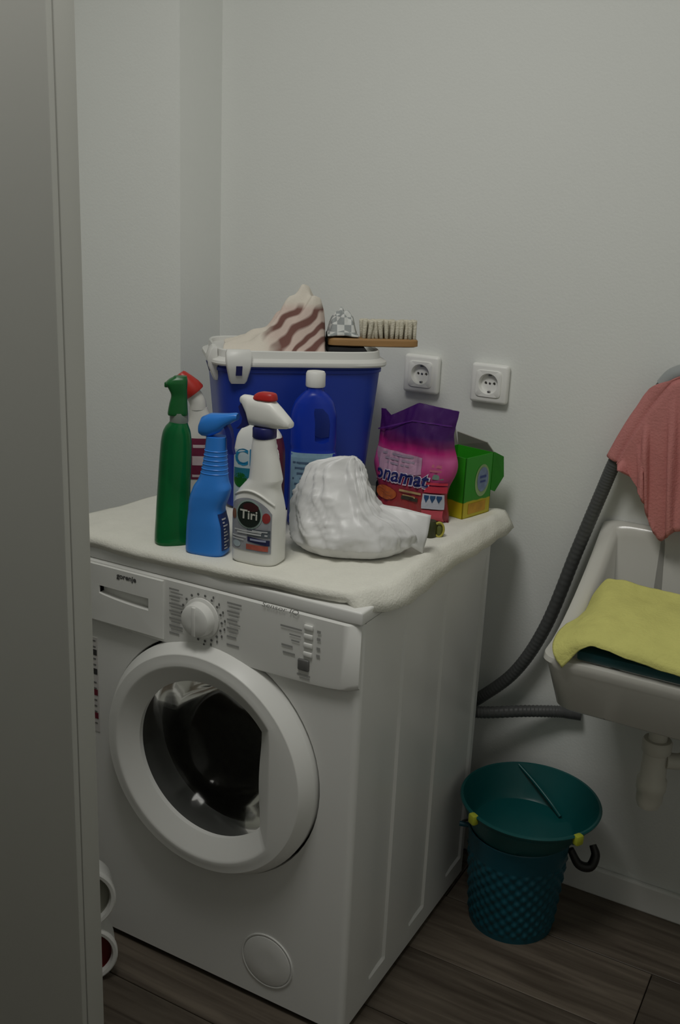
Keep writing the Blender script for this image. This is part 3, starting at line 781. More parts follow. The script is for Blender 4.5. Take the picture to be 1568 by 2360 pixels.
for j in range(NV + 1):
    v = j / NV
    loops.append([pack_pt(-1 + 2 * i / NU, v, -1) for i in range(NU + 1)] + [pack_pt(1 - 2 * i / NU, v, 1) for i in range(1, NU)])
bm = bm_new(); rings(bm, loops); obj('body', bm, PACK, pk, 60)
def pf(off):
    def f(x, z):
        u = max(-.97, min(.97, x / (W0 * .97))); v = max(0.01, min(.97, z / (.236 - .004 * (u + 1))))
        p = pack_pt(u, v, -1); return (x, p[1] - off, z)
    return f
obj('white_banner', patch(pf(.0012), -.082, .034, 0, 0, 18, 6, top=lambda s: .134 - .004 * s, bot=lambda s: .066 + .030 * s), mat('pack_pale', (.50, .30, .42), .45, .25, 40), pk)
obj('small_print', bars(pf(.0022), [(-.062, .012, .126, .0045), (-.055, .016, .1165, .004), (-.05, .005, .1075, .0035)]), mat('pack_greyprint', (.33, .26, .34), .5, .3, 80), pk)
obj('brand_outline', text('onamat', -.080, .0715, .031, pf(.0026), shear=.15, bold=.05, width=.136), mat('pack_white', (.60, .52, .62), .45), pk)
obj('brand_lettering', text('onamat', -.078, .073, .0285, pf(.0036), shear=.15, bold=.02, width=.132), mat('pack_navy', (.012, .016, .12), .4), pk)
obj('orange_print', ellipse_patch(pf(.0018), -.045, .046, .028, .014), mat('pack_orange', (.42, .10, .025), .45, .6, 60), pk)
obj('scent_print', bars(pf(.0024), [(-.010, .040, .058, .0045), (-.002, .028, .0485, .004), (-.003, .030, .0425, .003)]), mat('pack_gold', (.40, .28, .13), .45, .6, 80), pk)
obj('dark_print', bars(pf(.003), [(-.004, .034, .0445, .0075)]), mat('pack_black', (.035, .03, .02), .5, .6, 90), pk)
obj('stripe_print', bars(pf(.002), [(.050, .084, .1165, .006), (.052, .085, .107, .0045)]), mat('pack_pink', (.50, .13, .20), .45, .2), pk)
obj('stripe_print', bars(pf(.002), [(.058, .085, .0955, .010)]), mat('pack_greygreen', (.16, .24, .20), .45, .5, 50), pk)
obj('stripe_print', bars(pf(.002), [(.048, .086, .0815, .005), (.046, .086, .070, .013)]), mat('pack_coral', (.50, .03, .06), .45, .2), pk)
obj('dose_panel', patch(pf(.002), .044, .083, .030, .0605, 6, 5), mat('pack_ice', (.48, .50, .58), .45, .1), pk)
obj('dose_print', merge([patch(pf(.003), x0, x0 + .0095, .041, .058, 2, 2, bot=lambda s: .043 + .010 * abs(s - .5) * 2) for x0 in (.0475, .0590, .0705)]), mat('pack_blue', (.015, .06, .16), .45, .3, 60), pk)
obj('base_panel', patch(pf(.002), .044, .082, .003, .0275, 6, 5), mat('pack_rose', (.52, .07, .10), .45, .35, 40), pk)
bm = bm_new(); V, F = patch(pf(.0016), -.087, .083, .19, .195, 18, 1, top=lambda s: .1995 if s > .5 else .1995 - .06 * (.5 - s), bot=lambda s: .1965 if s > .5 else .1965 - .06 * (.5 - s))
obj('seal_crease', (V, F), mat('pack_violet', (.10, .022, .19), .3, .1), pk); bm.free()

# ------------------------------------------------------------------ open green box
gx = empty('powder_box', (.552, .556, TOPZ), R(-14), 'green and yellow cardboard box with open flap beside the purple pack', 'box')
GBX = ramp_mat('box_print', 'Z', [(0, (.52, .45, .015)), (.034, (.55, .42, .012)), (.036, (.03, .26, .010)), (.060, (.025, .30, .010)), (.14, (.025, .33, .012))], .45, .012, 20)
bx0, bx1, by0, by1, bh = -.075, .017, -.048, .046, .128
bm = bm_new(); box(bm, (bx0, by0, 0), (bx1, by1, .002)); obj('bottom_panel', bm, GBX, gx)
for nm_, lo, hi in (('side_panel', (bx1 - .002, by0, 0), (bx1, by1, bh)), ('side_panel', (bx0, by0, 0), (bx0 + .002, by1, bh)), ('front_panel', (bx0, by0, 0), (bx1, by0 + .002, bh)), ('back_panel', (bx0, by1 - .002, 0), (bx1, by1, bh))):
    bm = bm_new(); box(bm, lo, hi); obj(nm_, bm, GBX, gx)
INB = mat('box_inside', (.30, .29, .26), .8, .05)
def gr(u, v): return (bx1 + .0006, u, v)
def gr2(u, v): return (bx1 + .0012, u, v)
def gr3(u, v): return (bx1 + .0018, u, v)
obj('orange_print', patch(gr, -.030, .030, .008, .030, 2, 2), mat('box_orange', (.50, .26, .015), .5, .5, 50), gx)
obj('emblem_border', ellipse_patch(gr, .012, .074, .025, .034), mat('box_lime', (.30, .45, .20), .5, .3, 40), gx)
obj('emblem', ellipse_patch(gr2, .013, .076, .019, .026), mat('box_lilac', (.20, .27, .42), .5, .6, 60), gx)
obj('emblem_lettering', bars(gr3, [(.002, .024, .082, .005), (.004, .022, .072, .004)]), mat('box_blue', (.05, .08, .26), .5, .3), gx)
# lid flaps
V = [(bx1 - .001, by1, bh), (bx1 - .001, by1 + .002, bh + .001), (bx1 + .004, by1 + .030, bh - .012), (bx1 + .006, by1 + .034, bh - .055), (bx1 + .001, by1 + .012, bh - .085), (bx1 - .001, by1, bh - .080)]
m_flap = mat('flap_green', (.022, .22, .012), .5, .3, 30)
fo = solid(obj('side_flap', (V, [(0, 1, 2, 3, 4, 5)]), m_flap, gx), .002)
V, F = grid([[(bx0, by1, bh), (bx1, by1, bh)], [(bx0 + .004, by1 - .012, bh + .030), (bx1 - .012, by1 - .010, bh + .020)]])
solid(obj('top_flap', (V, F), INB, gx), .002)
V, F = grid([[(bx0, by0, bh), (bx0, by1, bh)], [(bx0 - .006, by0 + .004, bh + .028), (bx0 - .006, by1 - .004, bh + .034)]])
solid(obj('side_flap', (V, F), INB, gx), .002)

# ------------------------------------------------------------------ white plastic bag
bg = empty('plastic_bag', (.462, .205, TOPZ), R(28), 'crumpled white plastic bag lying at the front of the towel', 'plastic bag')
BAG = mat('bag_film', (.72, .72, .715), .36, .08, 22, .22, 30, sss=.08, spec=.5)
secs = [  # z, left, right, front, back
    (0.000, -.082, .088, -.070, .060), (.006, -.098, .104, -.082, .070), (.022, -.108, .122, -.088, .075), (.045, -.112, .122, -.084, .075), (.066, -.114, .100, -.072, .070),
    (.082, -.113, .058, -.058, .062), (.100, -.110, .040, -.046, .054), (.120, -.100, .030, -.034, .044), (.138, -.090, .024, -.024, .034), (.150, -.083, .018, -.016, .024), (.158, -.076, .015, -.012, .018), (.166, -.060, .012, -.009, .012), (.171, -.040, .006, -.006, .008), (.174, -.024, .000, -.003, .004)]
def bag_sec(z):
    for a, b in zip(secs, secs[1:]):
        if z <= b[0]:
            t = (z - a[0]) / (b[0] - a[0]); return [a[i] + (b[i] - a[i]) * t for i in range(1, 5)]
    return secs[-1][1:]
loops = []; SEG = 120; NZ = 64
for j in range(NZ + 1):
    z = .174 * (j / NZ); l, r_, f, b_ = bag_sec(z); lp = []
    for k in range(SEG):
        a = 2 * math.pi * k / SEG; ca, sa = math.cos(a), math.sin(a)
        x = (r_ if ca > 0 else -l) * sgnpow(ca, .85); y = (b_ if sa > 0 else -f) * sgnpow(sa, .85)
        # gathered folds fanning out from the twisted top and crumples lower down
        t = z / .174
        zz = min(1, z / .025)
        fan = a * 2.1 + z * 9 + .6 * nz((x, y, z), 9, 2)
        q = .0135 * (1 - 2 * abs(noise.noise(Vector((fan * 1.5, z * 5, 3.3))))) * zz * (.55 + .45 * t)
        q += .0050 * (1 - 2 * abs(noise.noise(Vector((fan * 3.4, z * 9, 7.7))))) * zz
        q += .0070 * (1 - 2 * abs(nz((x + .5 * z, y, z * 1.3), 15, 31))) * zz * (1 - .6 * t)
        q += .0022 * (1 - 2 * abs(nz((x, y, z), 48, 12))) * zz - .012
        rr2 = math.hypot(x, y) + 1e-6
        sc = max(.2, 1 + (q - .004) / rr2) if rr2 > .004 else 1
        lp.append((x * sc, y * sc, max(0, z + .004 * nz((x, y, z), 20, 11) * min(1, z / .03))))
    loops.append(lp)
bm = bm_new(); rings(bm, loops); obj('body', bm, BAG, bg, 'all')
# flap pointing right and the frayed top
rows = resample([[(.030, .02, .090), (.060, .01, .084), (.100, .0, .080), (.142, -.012, .0745)], [(.045, -.02, .070), (.080, -.022, .062), (.112, -.022, .054), (.138, -.020, .046)], [(.070, -.03, .040), (.092, -.034, .032), (.115, -.030, .018), (.130, -.022, .006)]], 16, 12)
rows = [[Vector((p.x, p.y + .004 * nz(p, 40, 3), p.z + .003 * nz(p, 30, 6))) for p in r] for r in rows]
solid(obj('loose_flap', grid(rows), BAG, bg, 'all'), .0015)

# ------------------------------------------------------------------ blue tub with white rim and latches
tb = empty('storage_tub', (.183, .437, TOPZ), R(42), 'large blue plastic tub with white rim and clip latches on the towel', 'tub')
TUB = mat('tub_blue', (.014, .042, .33), .38, .08, 6)
bl = Loft([(0, 0, 0, .138, .100, 6), (.008, 0, 0, .143, .105, 6), (.304, 0, 0, .170, .126, 5.5)], False)
bm = bm_new(); bl.mesh(bm, 72, 14, True, False)
# inner wall
lps = [bl.loop(z, 72, -.004) for z in (.304, .14, .012)]; rings(bm, lps, False, True)
obj('body', bm, TUB, tb, 40)
for zz in (.288,):
    bm = bm_new(); rings(bm, [bl.loop(zz - .004, 72, .0003), bl.loop(zz - .003, 72, .0025), bl.loop(zz + .003, 72, .0025), bl.loop(zz + .004, 72, .0003)], False, False); obj('rim_rib', bm, TUB, tb, 40)
TUBW = mat('tub_white', (.68, .68, .65), .4, .05, 10)
bm = bm_new()
def rl(g, z): return [(p[0], p[1], z) for p in bl.loop(.304, 72, g)]
rings(bm, [rl(-.004, .297), rl(.004, .297), rl(.009, .2975), rl(.0105, .301), rl(.0095, .306), rl(.003, .309), rl(-.002, .312), rl(-.004, .325), rl(-.006, .327), rl(-.009, .325), rl(-.011, .318), rl(-.03, .317)], False, True)
obj('lid', bm, TUBW, tb, 35)
def latch(name, mtx):
    bm = bm_new(); lps = []
    for z, hw, y0, y1 in ((.240, .0135, -.001, .006), (.246, .017, -.004, .006), (.268, .022, -.0135, .004), (.283, .0245, -.0155, .004), (.300, .0245, -.010, .003), (.306, .022, -.004, .003)):
        lps.append([(-hw, y1, z), (-hw, y0 + .002, z), (-hw + .002, y0, z), (hw - .002, y0, z), (hw, y0 + .002, z), (hw, y1, z)])
    rings(bm, lps); xf(bm, mtx); o = obj(name, bm, TUBW, tb, 35)
    bm = bm_new(); lps = []
    rings(bm, [[(-.006, -.0080 - .0080 * 0, .257), (.006, -.0080, .257), (.006, -.0125 , .276), (-.006, -.0125, .276)], [(-.006, -.0105, .257), (.006, -.0105, .257), (.006, -.0165, .276), (-.006, -.0165, .276)]]); xf(bm, mtx)
    tag(obj('latch_window', bm, NAVY, o), 'small navy square window')
latch('latch', Matrix.Translation((-.128, -.126, .024)))
latch('latch', Matrix.Translation((-.168, -.070, .024)) @ Matrix.Rotation(R(-90), 4, 'Z'))

# things piled on the tub lid; frame: local x to the right of the photograph
LZ = TOPZ + .3165
tubm = Matrix.Translation((.183, .437, TOPZ)) @ Matrix.Rotation(R(34), 4, 'Z')
# striped cream cloth heap
hp = empty('cloth', (.183, .437, LZ), R(34), 'crumpled cream cloth with brown stripes heaped on the blue tub', 'cloth')
PROF = [(-.150, .003), (-.140, .010), (-.115, .016), (-.085, .028), (-.055, .040), (-.030, .066), (-.010, .092), (.012, .112), (.032, .118), (.050, .100), (.059, .065), (.063, .02), (.066, .003)]
def prof(u):
    for a, b in zip(PROF, PROF[1:]):
        if u <= b[0]: t = (u - a[0]) / (b[0] - a[0]); return a[1] + (b[1] - a[1]) * t
    return 0
rows = []
for j in range(61):
    v = -.091 + .178 * j / 60; row = []
    for i in range(91):
        u = -.139 + .201 * i / 90
        h0 = prof(u); wv = .052 + .045 * max(0, min(1, (.0 - u) / .12))
        ff = max(0, 1 - (abs(v + .015) / (wv + .015)) ** 2.2) * min(1, max(0, (v + .091) / .03))
        d_ = u * .72 - v * .9
        fold = .013 * math.sin(d_ * 105 + 2.6 * nz((u, v), 12, 2)) + .009 * nz((u, v), 40, 5) + .014 * nz((u, v), 20, 8)
        z = h0 * ff ** .75 + fold * min(1, h0 / .06) * (ff ** .5)
        if u < -.10: z *= max(.25, 1)
        row.append((u + .004 * nz((u, v), 25, 1), v + .004 * nz((u, v), 25, 4), max(.0028, z)))
    rows.append(row)
STRIPE = wave_mat('striped_cloth', (.17, .085, .075), (.66, .60, .53), 15, .95, 'DIAGONAL', 5.0)
def heap_mat():
    m = wave_mat('heap_cloth', (.19, .095, .08), (.64, .52, .46), 10, .95, 'X', 9.0)
    nt = m.node_tree; N = nt.nodes; L = nt.links; b = N['Principled BSDF']
    wv = [q for q in N if q.type == 'TEX_WAVE'][0]; t0 = wv.inputs['Vector'].links[0].from_socket
    mp = N.new('ShaderNodeMapping'); mp.inputs['Rotation'].default_value = (0, R(-42), 0); L.new(t0, mp.inputs[0]); L.new(mp.outputs[0], wv.inputs['Vector'])
    rp = [q for q in N if q.type == 'VALTORGB'][0].color_ramp; rp.elements[0].position = .22; rp.elements[1].position = .66
    src = b.inputs['Base Color'].links[0].from_socket
    tc = N.new('ShaderNodeTexCoord'); sp = N.new('ShaderNodeSeparateXYZ'); L.new(tc.outputs['Object'], sp.inputs[0])
    n1 = N.new('ShaderNodeTexNoise'); n1.inputs['Scale'].default_value = 22; L.new(tc.outputs['Object'], n1.inputs['Vector'])
    ad = N.new('ShaderNodeMath'); ad.operation = 'MULTIPLY_ADD'; L.new(n1.outputs['Fac'], ad.inputs[0]); ad.inputs[1].default_value = .05; L.new(sp.outputs[0], ad.inputs[2])
    a = N.new('ShaderNodeMapRange'); a.inputs[1].default_value = -.035; a.inputs[2].default_value = -.01; L.new(ad.outputs[0], a.inputs[0])
    z = N.new('ShaderNodeMapRange'); z.inputs[1].default_value = .098; z.inputs[2].default_value = .085; L.new(sp.outputs[2], z.inputs[0])
    mu = N.new('ShaderNodeMath'); mu.operation = 'MULTIPLY'; L.new(a.outputs[0], mu.inputs[0]); L.new(z.outputs[0], mu.inputs[1])
    mx = N.new('ShaderNodeMix'); mx.data_type = 'RGBA'; mx.inputs[6].default_value = (.68, .63, .55, 1)
    L.new(mu.outputs[0], mx.inputs[0]); L.new(src, mx.inputs[7]); L.new(mx.outputs[2], b.inputs['Base Color'])
    return m
solid(obj('fabric', grid(rows), heap_mat(), hp, 'all'), .003)
# grey checked rag
rg = empty('rag', (.183, .437, LZ), R(34), 'small grey and white checked rag between cloth heap and brush', 'rag')
rows = []
def pile_floor(u, v):                      # brush block in front, black cloth behind it, then the lid
    if v < -.010: return .0365
    if v < .040: return .0175
    return .0035
for j in range(33):
    v = -.062 + .112 * j / 32; row = []
    for i in range(41):
        u = .0665 + .063 * i / 40; d = math.hypot((u - .098) / .036, (v + .012) / .058)
        h = .046 * max(0, 1 - d ** 2.4) + .036
        z = h + .012 * nz((u, v), 38, 3) + .010 * nz((u, v), 80, 6); fl_ = pile_floor(u, v) + .001
        e2 = min(1, (v + .062) / .014, (u - .0665) / .010, (.1295 - u) / .010, (.050 - v) / .02)
        row.append((u, v, fl_ + max(0, z - fl_) * max(0, e2) ** .6))
    rows.append(row)
solid(obj('fabric', grid(rows), wave_mat('check_rag', (.33, .35, .35), (.66, .67, .65), 70, .95, kind='CHECK'), rg, 'all'), .003)
# black cloth under the brush
bc = empty('black_cloth', (.183, .437, LZ), R(34), 'flat black cloth under the scrubbing brush on the tub', 'cloth')
rows = []
for j in range(25):
    v = -.080 + .115 * j / 24; row = []
    for i in range(31):
        u = .0675 + .080 * i / 30; d = max(abs(u - .1075) / .043, abs(v + .0225) / .061)
        row.append((u, v, max(.0022, (.0135 + .0015 * nz((u, v), 30, 3)) * max(0, min(1, (1.0 - d) * 6)))))
    rows.append(row)
solid(obj('fabric', grid(rows), mat('black_fabric', (.010, .010, .012), .9, .3, 40), bc, 'all'), .002)
# scrubbing brush, bristles up
br = empty('scrubbing_brush', (0, 0, 0), 0, 'wooden scrubbing brush with pale bristles up, lying on the tub edge', 'brush')
br.location = tubm @ Vector((.160, -.043, .3325)); br.rotation_euler = (R(-1.5), R(-.6), R(34))
BW = mat('brush_wood', (.36, .20, .075), .55, .25, 10, .1, 60, stretch=(1, 8, 8))
bl2 = Loft([(0, 0, 0, .088, .021, 5), (.002, 0, 0, .091, .024, 5), (.013, 0, 0, .091, .024, 5), (.016, 0, 0, .088, .021, 5)])
bm = bm_new(); bl2.mesh(bm, 40, 6); obj('wooden_block', bm, BW, br, 40)
bm = bm_new(); lathe(bm, [(.0036, .012), (.0044, .030), (.0052, .050), (.0046, .053)], 9)
tm = bpy.data.meshes.new('bristle_tuft'); bmesh.ops.recalc_face_normals(bm, faces=bm.faces); bm.to_mesh(tm); bm.free(); tm.materials.append(mat('bristle_fibre', (.66, .62, .50), .8, .18, 60, .5, 300)); tm.shade_smooth()
for i in range(12):
    for j in range(4):
        o = bpy.data.objects.new('bristle_tuft', tm); col.objects.link(o); o.parent = br
        o.location = (-.0210 + .00945 * i, -.0155 + .0103 * j, 0); o.rotation_euler = (R(random.uniform(-5, 5) + (1.5 - j) * 4), R(random.uniform(-4, 4)), random.random() * 6)

# ------------------------------------------------------------------ wall sockets
SOCKW = mat('socket_white', (.88, .88, .85), .35, .01)
def socket(name, x, z, label):
    s = empty(name, (x, YB, z), 0, label, 'socket', 'wall sockets')
    bm = bm_new(); box(bm, (-.0415, -.019, -.0415), (.0415, 0, .0415), .007, 3); fr0 = obj('frame', bm, SOCKW, s, 40)
    # face plate with a round well
    bm = bm_new(); n = 48; an = [2 * math.pi * k / n for k in range(n)]
    sq = lambda r, y: [(r * sgnpow(math.cos(a), .28), y, r * sgnpow(math.sin(a), .28)) for a in an]
    ci = lambda r, y: [(r * math.cos(a), y, r * math.sin(a)) for a in an]
    rings(bm, [sq(.0285, -.018), sq(.0285, -.0205), sq(.0275, -.0215), ci(.0220, -.0215), ci(.0210, -.0205), ci(.0200, -.0095)], False, False)
    obj('face_plate', bm, SOCKW, s, 40)
    wl = obj('well_floor', lathe(bm_new(), [(.0206, .0008), (.0206, .0100)], 40, axis='Y'), SOCKW, s, 40)
    for dx in (-.0095, .0095): cut_hole(wl, lathe(bm_new(), [(.0033, .0016), (.0033, .02)], 16, axis='Y', c=(dx, 0, 0)))
    cut_hole(fr0, lathe(bm_new(), [(.0207, .03), (.0207, .0005)], 40, axis='Y'))
    for dx in (-.0095, .0095):
        bm = bm_new(); lathe(bm, [(.0033, .0020), (.0033, .0060), (.0026, .0060), (.0026, .0024)], 16, False, False, 'Y', (dx, 0, 0)); obj('pin_sleeve', bm, CHROME, s, 40)
    for dz in (-.0175, .0175):
        bm = bm_new(); box(bm, (-.0028, -.016, dz - .0018), (.0028, -.001, dz + .0018), .0006, 1); obj('earth_clip', bm, CHROME, s, 40)
    bm = bm_new(); lathe(bm, [(.0026, .0090), (.0026, .0106), (.0018, .0110)], 12, axis='Y', c=(0, 0, 0)); obj('screw', bm, CHROME, s, 40)
socket('wall_socket', .371, 1.130, 'white wall socket above the purple detergent pack')
socket('wall_socket', .5295, 1.1275, 'white wall socket with bare wall beneath, nearer the hose')

# ------------------------------------------------------------------ sink
sk = empty('laundry_sink', (0, 0, 0), 0, 'white ceramic laundry sink with raised back on the wall', 'sink')
CERA = mat('ceramic', (.62, .61, .56), .2, .03, 4, coat=.2)
SX0, SX1, SY0, SY1 = .800, 1.42, .318, YB - .001
def sink_z(y):
    t = (y - SY0) / (SY1 - SY0); return .708 + .024 * t + .148 * max(0, (t - .12) / .88) ** 1.6
def rrect(x0, x1, y0, y1, r, k=8):
    L_ = []
    for cx, cy, a0 in ((x1 - r, y1 - r * .3, 0), (x0 + r, y1 - r * .3, 90), (x0 + r, y0 + r, 180), (x1 - r, y0 + r, 270)):
        for q in range(k + 1):
            a = R(a0 + 90 * q / k); ry_ = r * .3 if a0 < 180 else r
            L_.append((cx + r * math.cos(a), cy + ry_ * math.sin(a)))
    # densify straight runs
    out = []
    for p, q in zip(L_, L_[1:] + L_[:1]):
        d = math.hypot(q[0] - p[0], q[1] - p[1]); m_ = max(1, int(d / .03))
        for s in range(m_): out.append((p[0] + (q[0] - p[0]) * s / m_, p[1] + (q[1] - p[1]) * s / m_))
    return out
base = rrect(SX0, SX1, SY0, SY1, .032)
cx_, cy_ = (SX0 + SX1) / 2, (SY0 + SY1) / 2
def sloop(d, zf, dyb=None):
    out = []
    for x, y in base:
        kx = (abs(x - cx_) - d) / abs(x - cx_) if abs(x - cx_) > d else 0
        x2 = cx_ + (x - cx_) * max(kx, 0) if abs(x - cx_) > .2 else x
        y2 = y
        hb = (SY1 - SY0) / 2
        db = d if dyb is None or y < cy_ else dyb
        y2 = cy_ + (y - cy_) * (hb - db) / hb
        out.append((x2, y2, zf(y)))
    return out
loops = [sloop(.085, lambda y: .594, .0), sloop(.034, lambda y: .597, .0), sloop(.028, lambda y: .602, .0), sloop(.008, lambda y: sink_z(y) - .026, .0), sloop(0, lambda y: sink_z(y) - .012, .0), sloop(.002, lambda y: sink_z(y) - .003, .0), sloop(.009, lambda y: sink_z(y), .004),
         sloop(.024, lambda y: sink_z(y) - .0005, .016), sloop(.033, lambda y: sink_z(y) - .006, .022), sloop(.040, lambda y: sink_z(y) - .025, .028), sloop(.055, lambda y: .64, .040), sloop(.085, lambda y: .605, .08), sloop(.14, lambda y: .600, .14)]
bm = bm_new(); rings(bm, loops); obj('basin', bm, CERA, sk, 50)
bm = bm_new(); lathe(bm, [(.032, .598), (.032, .602), (.022, .602), (.018, .596)], 24, c=(1.0, .5, 0)); obj('drain', bm, CHROME, sk, 40)
# trap
WPIPE = mat('white_pipe', (.66, .64, .56), .4, .05, 10)
tx, ty = .998, .50
tr = empty('drain_trap', (tx, ty, 0), 0, 'white plastic bottle trap under the sink', 'drain trap')
bm = bm_new(); lathe(bm, [(.018, .600), (.018, .500)], 24); obj('inlet_pipe', bm, WPIPE, tr, 40)
bm = bm_new(); lathe(bm, [(.026, .512), (.0285, .508), (.0285, .488), (.026, .485)], 24); obj('top_nut', bm, WPIPE, tr, 40)
bm = bm_new(); lathe(bm, [(.024, .492), (.025, .43), (.029, .425), (.029, .405), (.026, .400), (.0255, .378), (.021, .366), (.010, .362)], 28); obj('trap_cup', bm, WPIPE, tr, 40)
bm = bm_new(); tube(bm, [(.02, 0, .472), (.05, .02, .472), (.06, .10, .472), (.06, YB - ty + .01, .472)], .016, 24, 14); obj('outlet_pipe', bm, WPIPE, tr, 50)
bm = bm_new(); lathe(bm, [(.030, 0), (.030, .010), (.020, .012)], 24, axis='Y', c=(.06, YB - ty, .472)); obj('wall_flange', bm, mat('flange_dark', (.05, .045, .04), .5), tr, 40)

# teal washboard in the sink
TEAL = mat('teal_plastic', (.006, .115, .130), .35, .1, 10)
TEAL_D = mat('board_teal', (.012, .075, .085), .4, .1, 10)
wbrd = empty('washboard', (0, 0, 0), 0, 'dark teal plastic washboard lying in the sink under the yellow cloth', 'washboard')
BY0, BZ0, BY1, BZ1 = .3215, .731, .545, .793
bm = bm_new(); box(bm, (.866, 0, -.021), (1.30, .228, 0), .004, 2)
tilt = Matrix.Translation((0, BY0, BZ0)) @ Matrix.Rotation(math.atan2(BZ1 - BZ0, BY1 - BY0), 4, 'X')
xf(bm, tilt); obj('board', bm, TEAL_D, wbrd, 40)
for k in range(9):
    bm = bm_new(); box(bm, (.885, .02 + .022 * k, -.002), (1.28, .030 + .022 * k, .003), .002, 2); xf(bm, tilt); obj('ridge', bm, TEAL_D, wbrd, 40)

for lx in (.892, 1.262):
    bm = bm_new(); box(bm, (lx, .505, .601), (lx + .016, .521, .772), .002, 1); obj('leg', bm, TEAL_D, wbrd, 40)

# yellow cloth
yrows = [
    (.312, [(1297, 1538), (1318, 1517), (1342, 1495), (1376, 1491), (1440, 1515), (1500, 1541), (1568, 1560), (1660, 1582)]),
    (.317, [(1277, 1502), (1303, 1494), (1336, 1481), (1376, 1477), (1440, 1498), (1500, 1522), (1568, 1542), (1660, 1562)]),
    (.345, [(1281, 1470), (1312, 1460), (1345, 1452), (1385, 1452), (1440, 1466), (1500, 1486), (1568, 1505), (1660, 1526)]),
    (.400, [(1308, 1441), (1330, 1434), (1358, 1424), (1395, 1420), (1440, 1428), (1500, 1444), (1568, 1462), (1660, 1482)]),
    (.470, [(1345, 1420), (1362, 1400), (1384, 1385), (1410, 1380), (1445, 1386), (1500, 1402), (1568, 1416), (1660, 1436)]),
    (.520, [(1372, 1372), (1384, 1358), (1400, 1350), (1420, 1348), (1450, 1356), (1500, 1370), (1568, 1388), (1660, 1408)]),
    (.535, [(1392, 1345), (1402, 1337), (1412, 1336), (1430, 1338), (1460, 1346), (1505, 1358), (1568, 1372), (1660, 1392)]),
]
rows = [[H(px, py, 1, yy) for px, py in r] for yy, r in yrows]
rows = resample(rows, 48, 36)
rows = [[Vector((p.x, p.y + .003 * nz(p, 30, 2), p.z + .004 * nz(p, 22, 5) + .002 * nz(p, 55, 1))) for p in r] for r in rows]
yc = obj('yellow_cloth', grid(rows), mat('yellow_fabric', (.68, .66, .215), .9, .12, 25, .4, 160, spec=.1), None, 'all')
solid(yc, .0035, 1)
tag(yc, 'pale yellow cloth draped over the sink rim and washboard', 'cloth')

# ------------------------------------------------------------------ hoses
HOSE = mat('hose_grey', (.085, .088, .088), .45, .15, 30)
hose = empty('drain_hose', (0, 0, 0), 0, 'thick grey ribbed hose rising from behind the machine to the sink', 'hose')
hp_ = [(.47, .632, .36), (.535, .635, .385), (.5857, .638, .4262), (.66, .64, .5108), (.7165, .64, .633), (.7632, .64, .8095), (.7982, .64, .9369), (.823, .64, 1.0218), (.8594, .64, 1.1053), (.8924, .64, 1.1687), (.912, .64, 1.192), (.955, .635, 1.204), (1.005, .62, 1.185), (1.03, .60, 1.10), (1.05, .57, .97), (1.06, .55, .86), (1.06, .545, .80)]
bm = bm_new(); tube(bm, hp_, lambda t: .0137 + .00035 * math.sin(t * 1.55 / .0068 * 2 * math.pi), 900, 14); obj('ribbed_tube', bm, HOSE, hose, 'all')
bm = bm_new(); tube(bm, hp_[9:13], .0165, 30, 16); tag(obj('hook_guide', bm, mat('guide_grey', (.34, .36, .36), .4, .05), hose, 60), 'light grey hose hook')
bm = bm_new(); box(bm, (.914, .645, 1.176), (.934, YB, 1.196), .003, 2); obj('wall_clip', bm, mat('guide_grey', (.34, .36, .36), .4), hose, 40)
p2 = [(.50, .590, .405), (.56, .590, .408), (.607, .598, .411), (.69, .638, .421), (.757, .662, .429), (.785, .667, .431), (.806, .6705, .432)]
bm = bm_new(); tube(bm, p2, lambda t: .0130 + .0006 * math.sin(t * .45 / .008 * 2 * math.pi), 260, 14)
tag(obj('supply_pipe', bm, HOSE, None, 'all'), 'short dark grey pipe running level from machine to below the sink', 'pipe')

# pink cloth over the hose
cols = [((1424, 1030), (1433, 1080)), ((1450, 988), (1463, 1125)), ((1480, 946), (1480, 1152)), ((1505, 912), (1492, 1205)), ((1526, 884), (1517, 1252)), ((1548, 872), (1545, 1232)), ((1578, 866), (1578, 1224)), ((1615, 884), (1612, 1205)), ((1645, 935), (1640, 1150))]
NR = 14; NB = 6; fine = []
hline = smooth_path(hp_, 900)
for ci_, (t_, b_) in enumerate(cols):
    xt = H(t_[0], t_[1], 1, .64).x
    hi_ = min((k for k in range(300, 760)), key=lambda k: abs(hline[k].x - xt))
    C_ = hline[hi_]; T_ = (hline[hi_ + 3] - hline[hi_ - 3]).normalized()
    n_ = Vector((-T_.z, 0, T_.x)).normalized()                     # across the hose, upwards
    f_ = T_.cross(n_).normalized(); f_ = f_ if f_.y < 0 else -f_     # across the hose, towards the room
    rad_ = .0141 + .0040 if ci_ < 4 else .0165 + .0040
    wrap = 190 if ci_ < 3 else (120 if ci_ == 3 else (40 if ci_ == 4 else -12))             # how far it reaches round the hose
    c_ = []
    for k in range(NB + 1):
        a = R(wrap + (-25 - wrap) * k / NB); c_.append(C_ + (f_ * math.cos(a) + n_ * math.sin(a)) * rad_)
    z0 = c_[-1]
    for k in range(1, NR + 1):
        s_ = k / NR; e_ = H(b_[0], b_[1], 1, .600)
        p = z0 + (e_ - z0) * s_; c_.append(p)
    fine.append(c_)
rows = resample(fine, NB * 2 + NR * 2, 64)
out = []
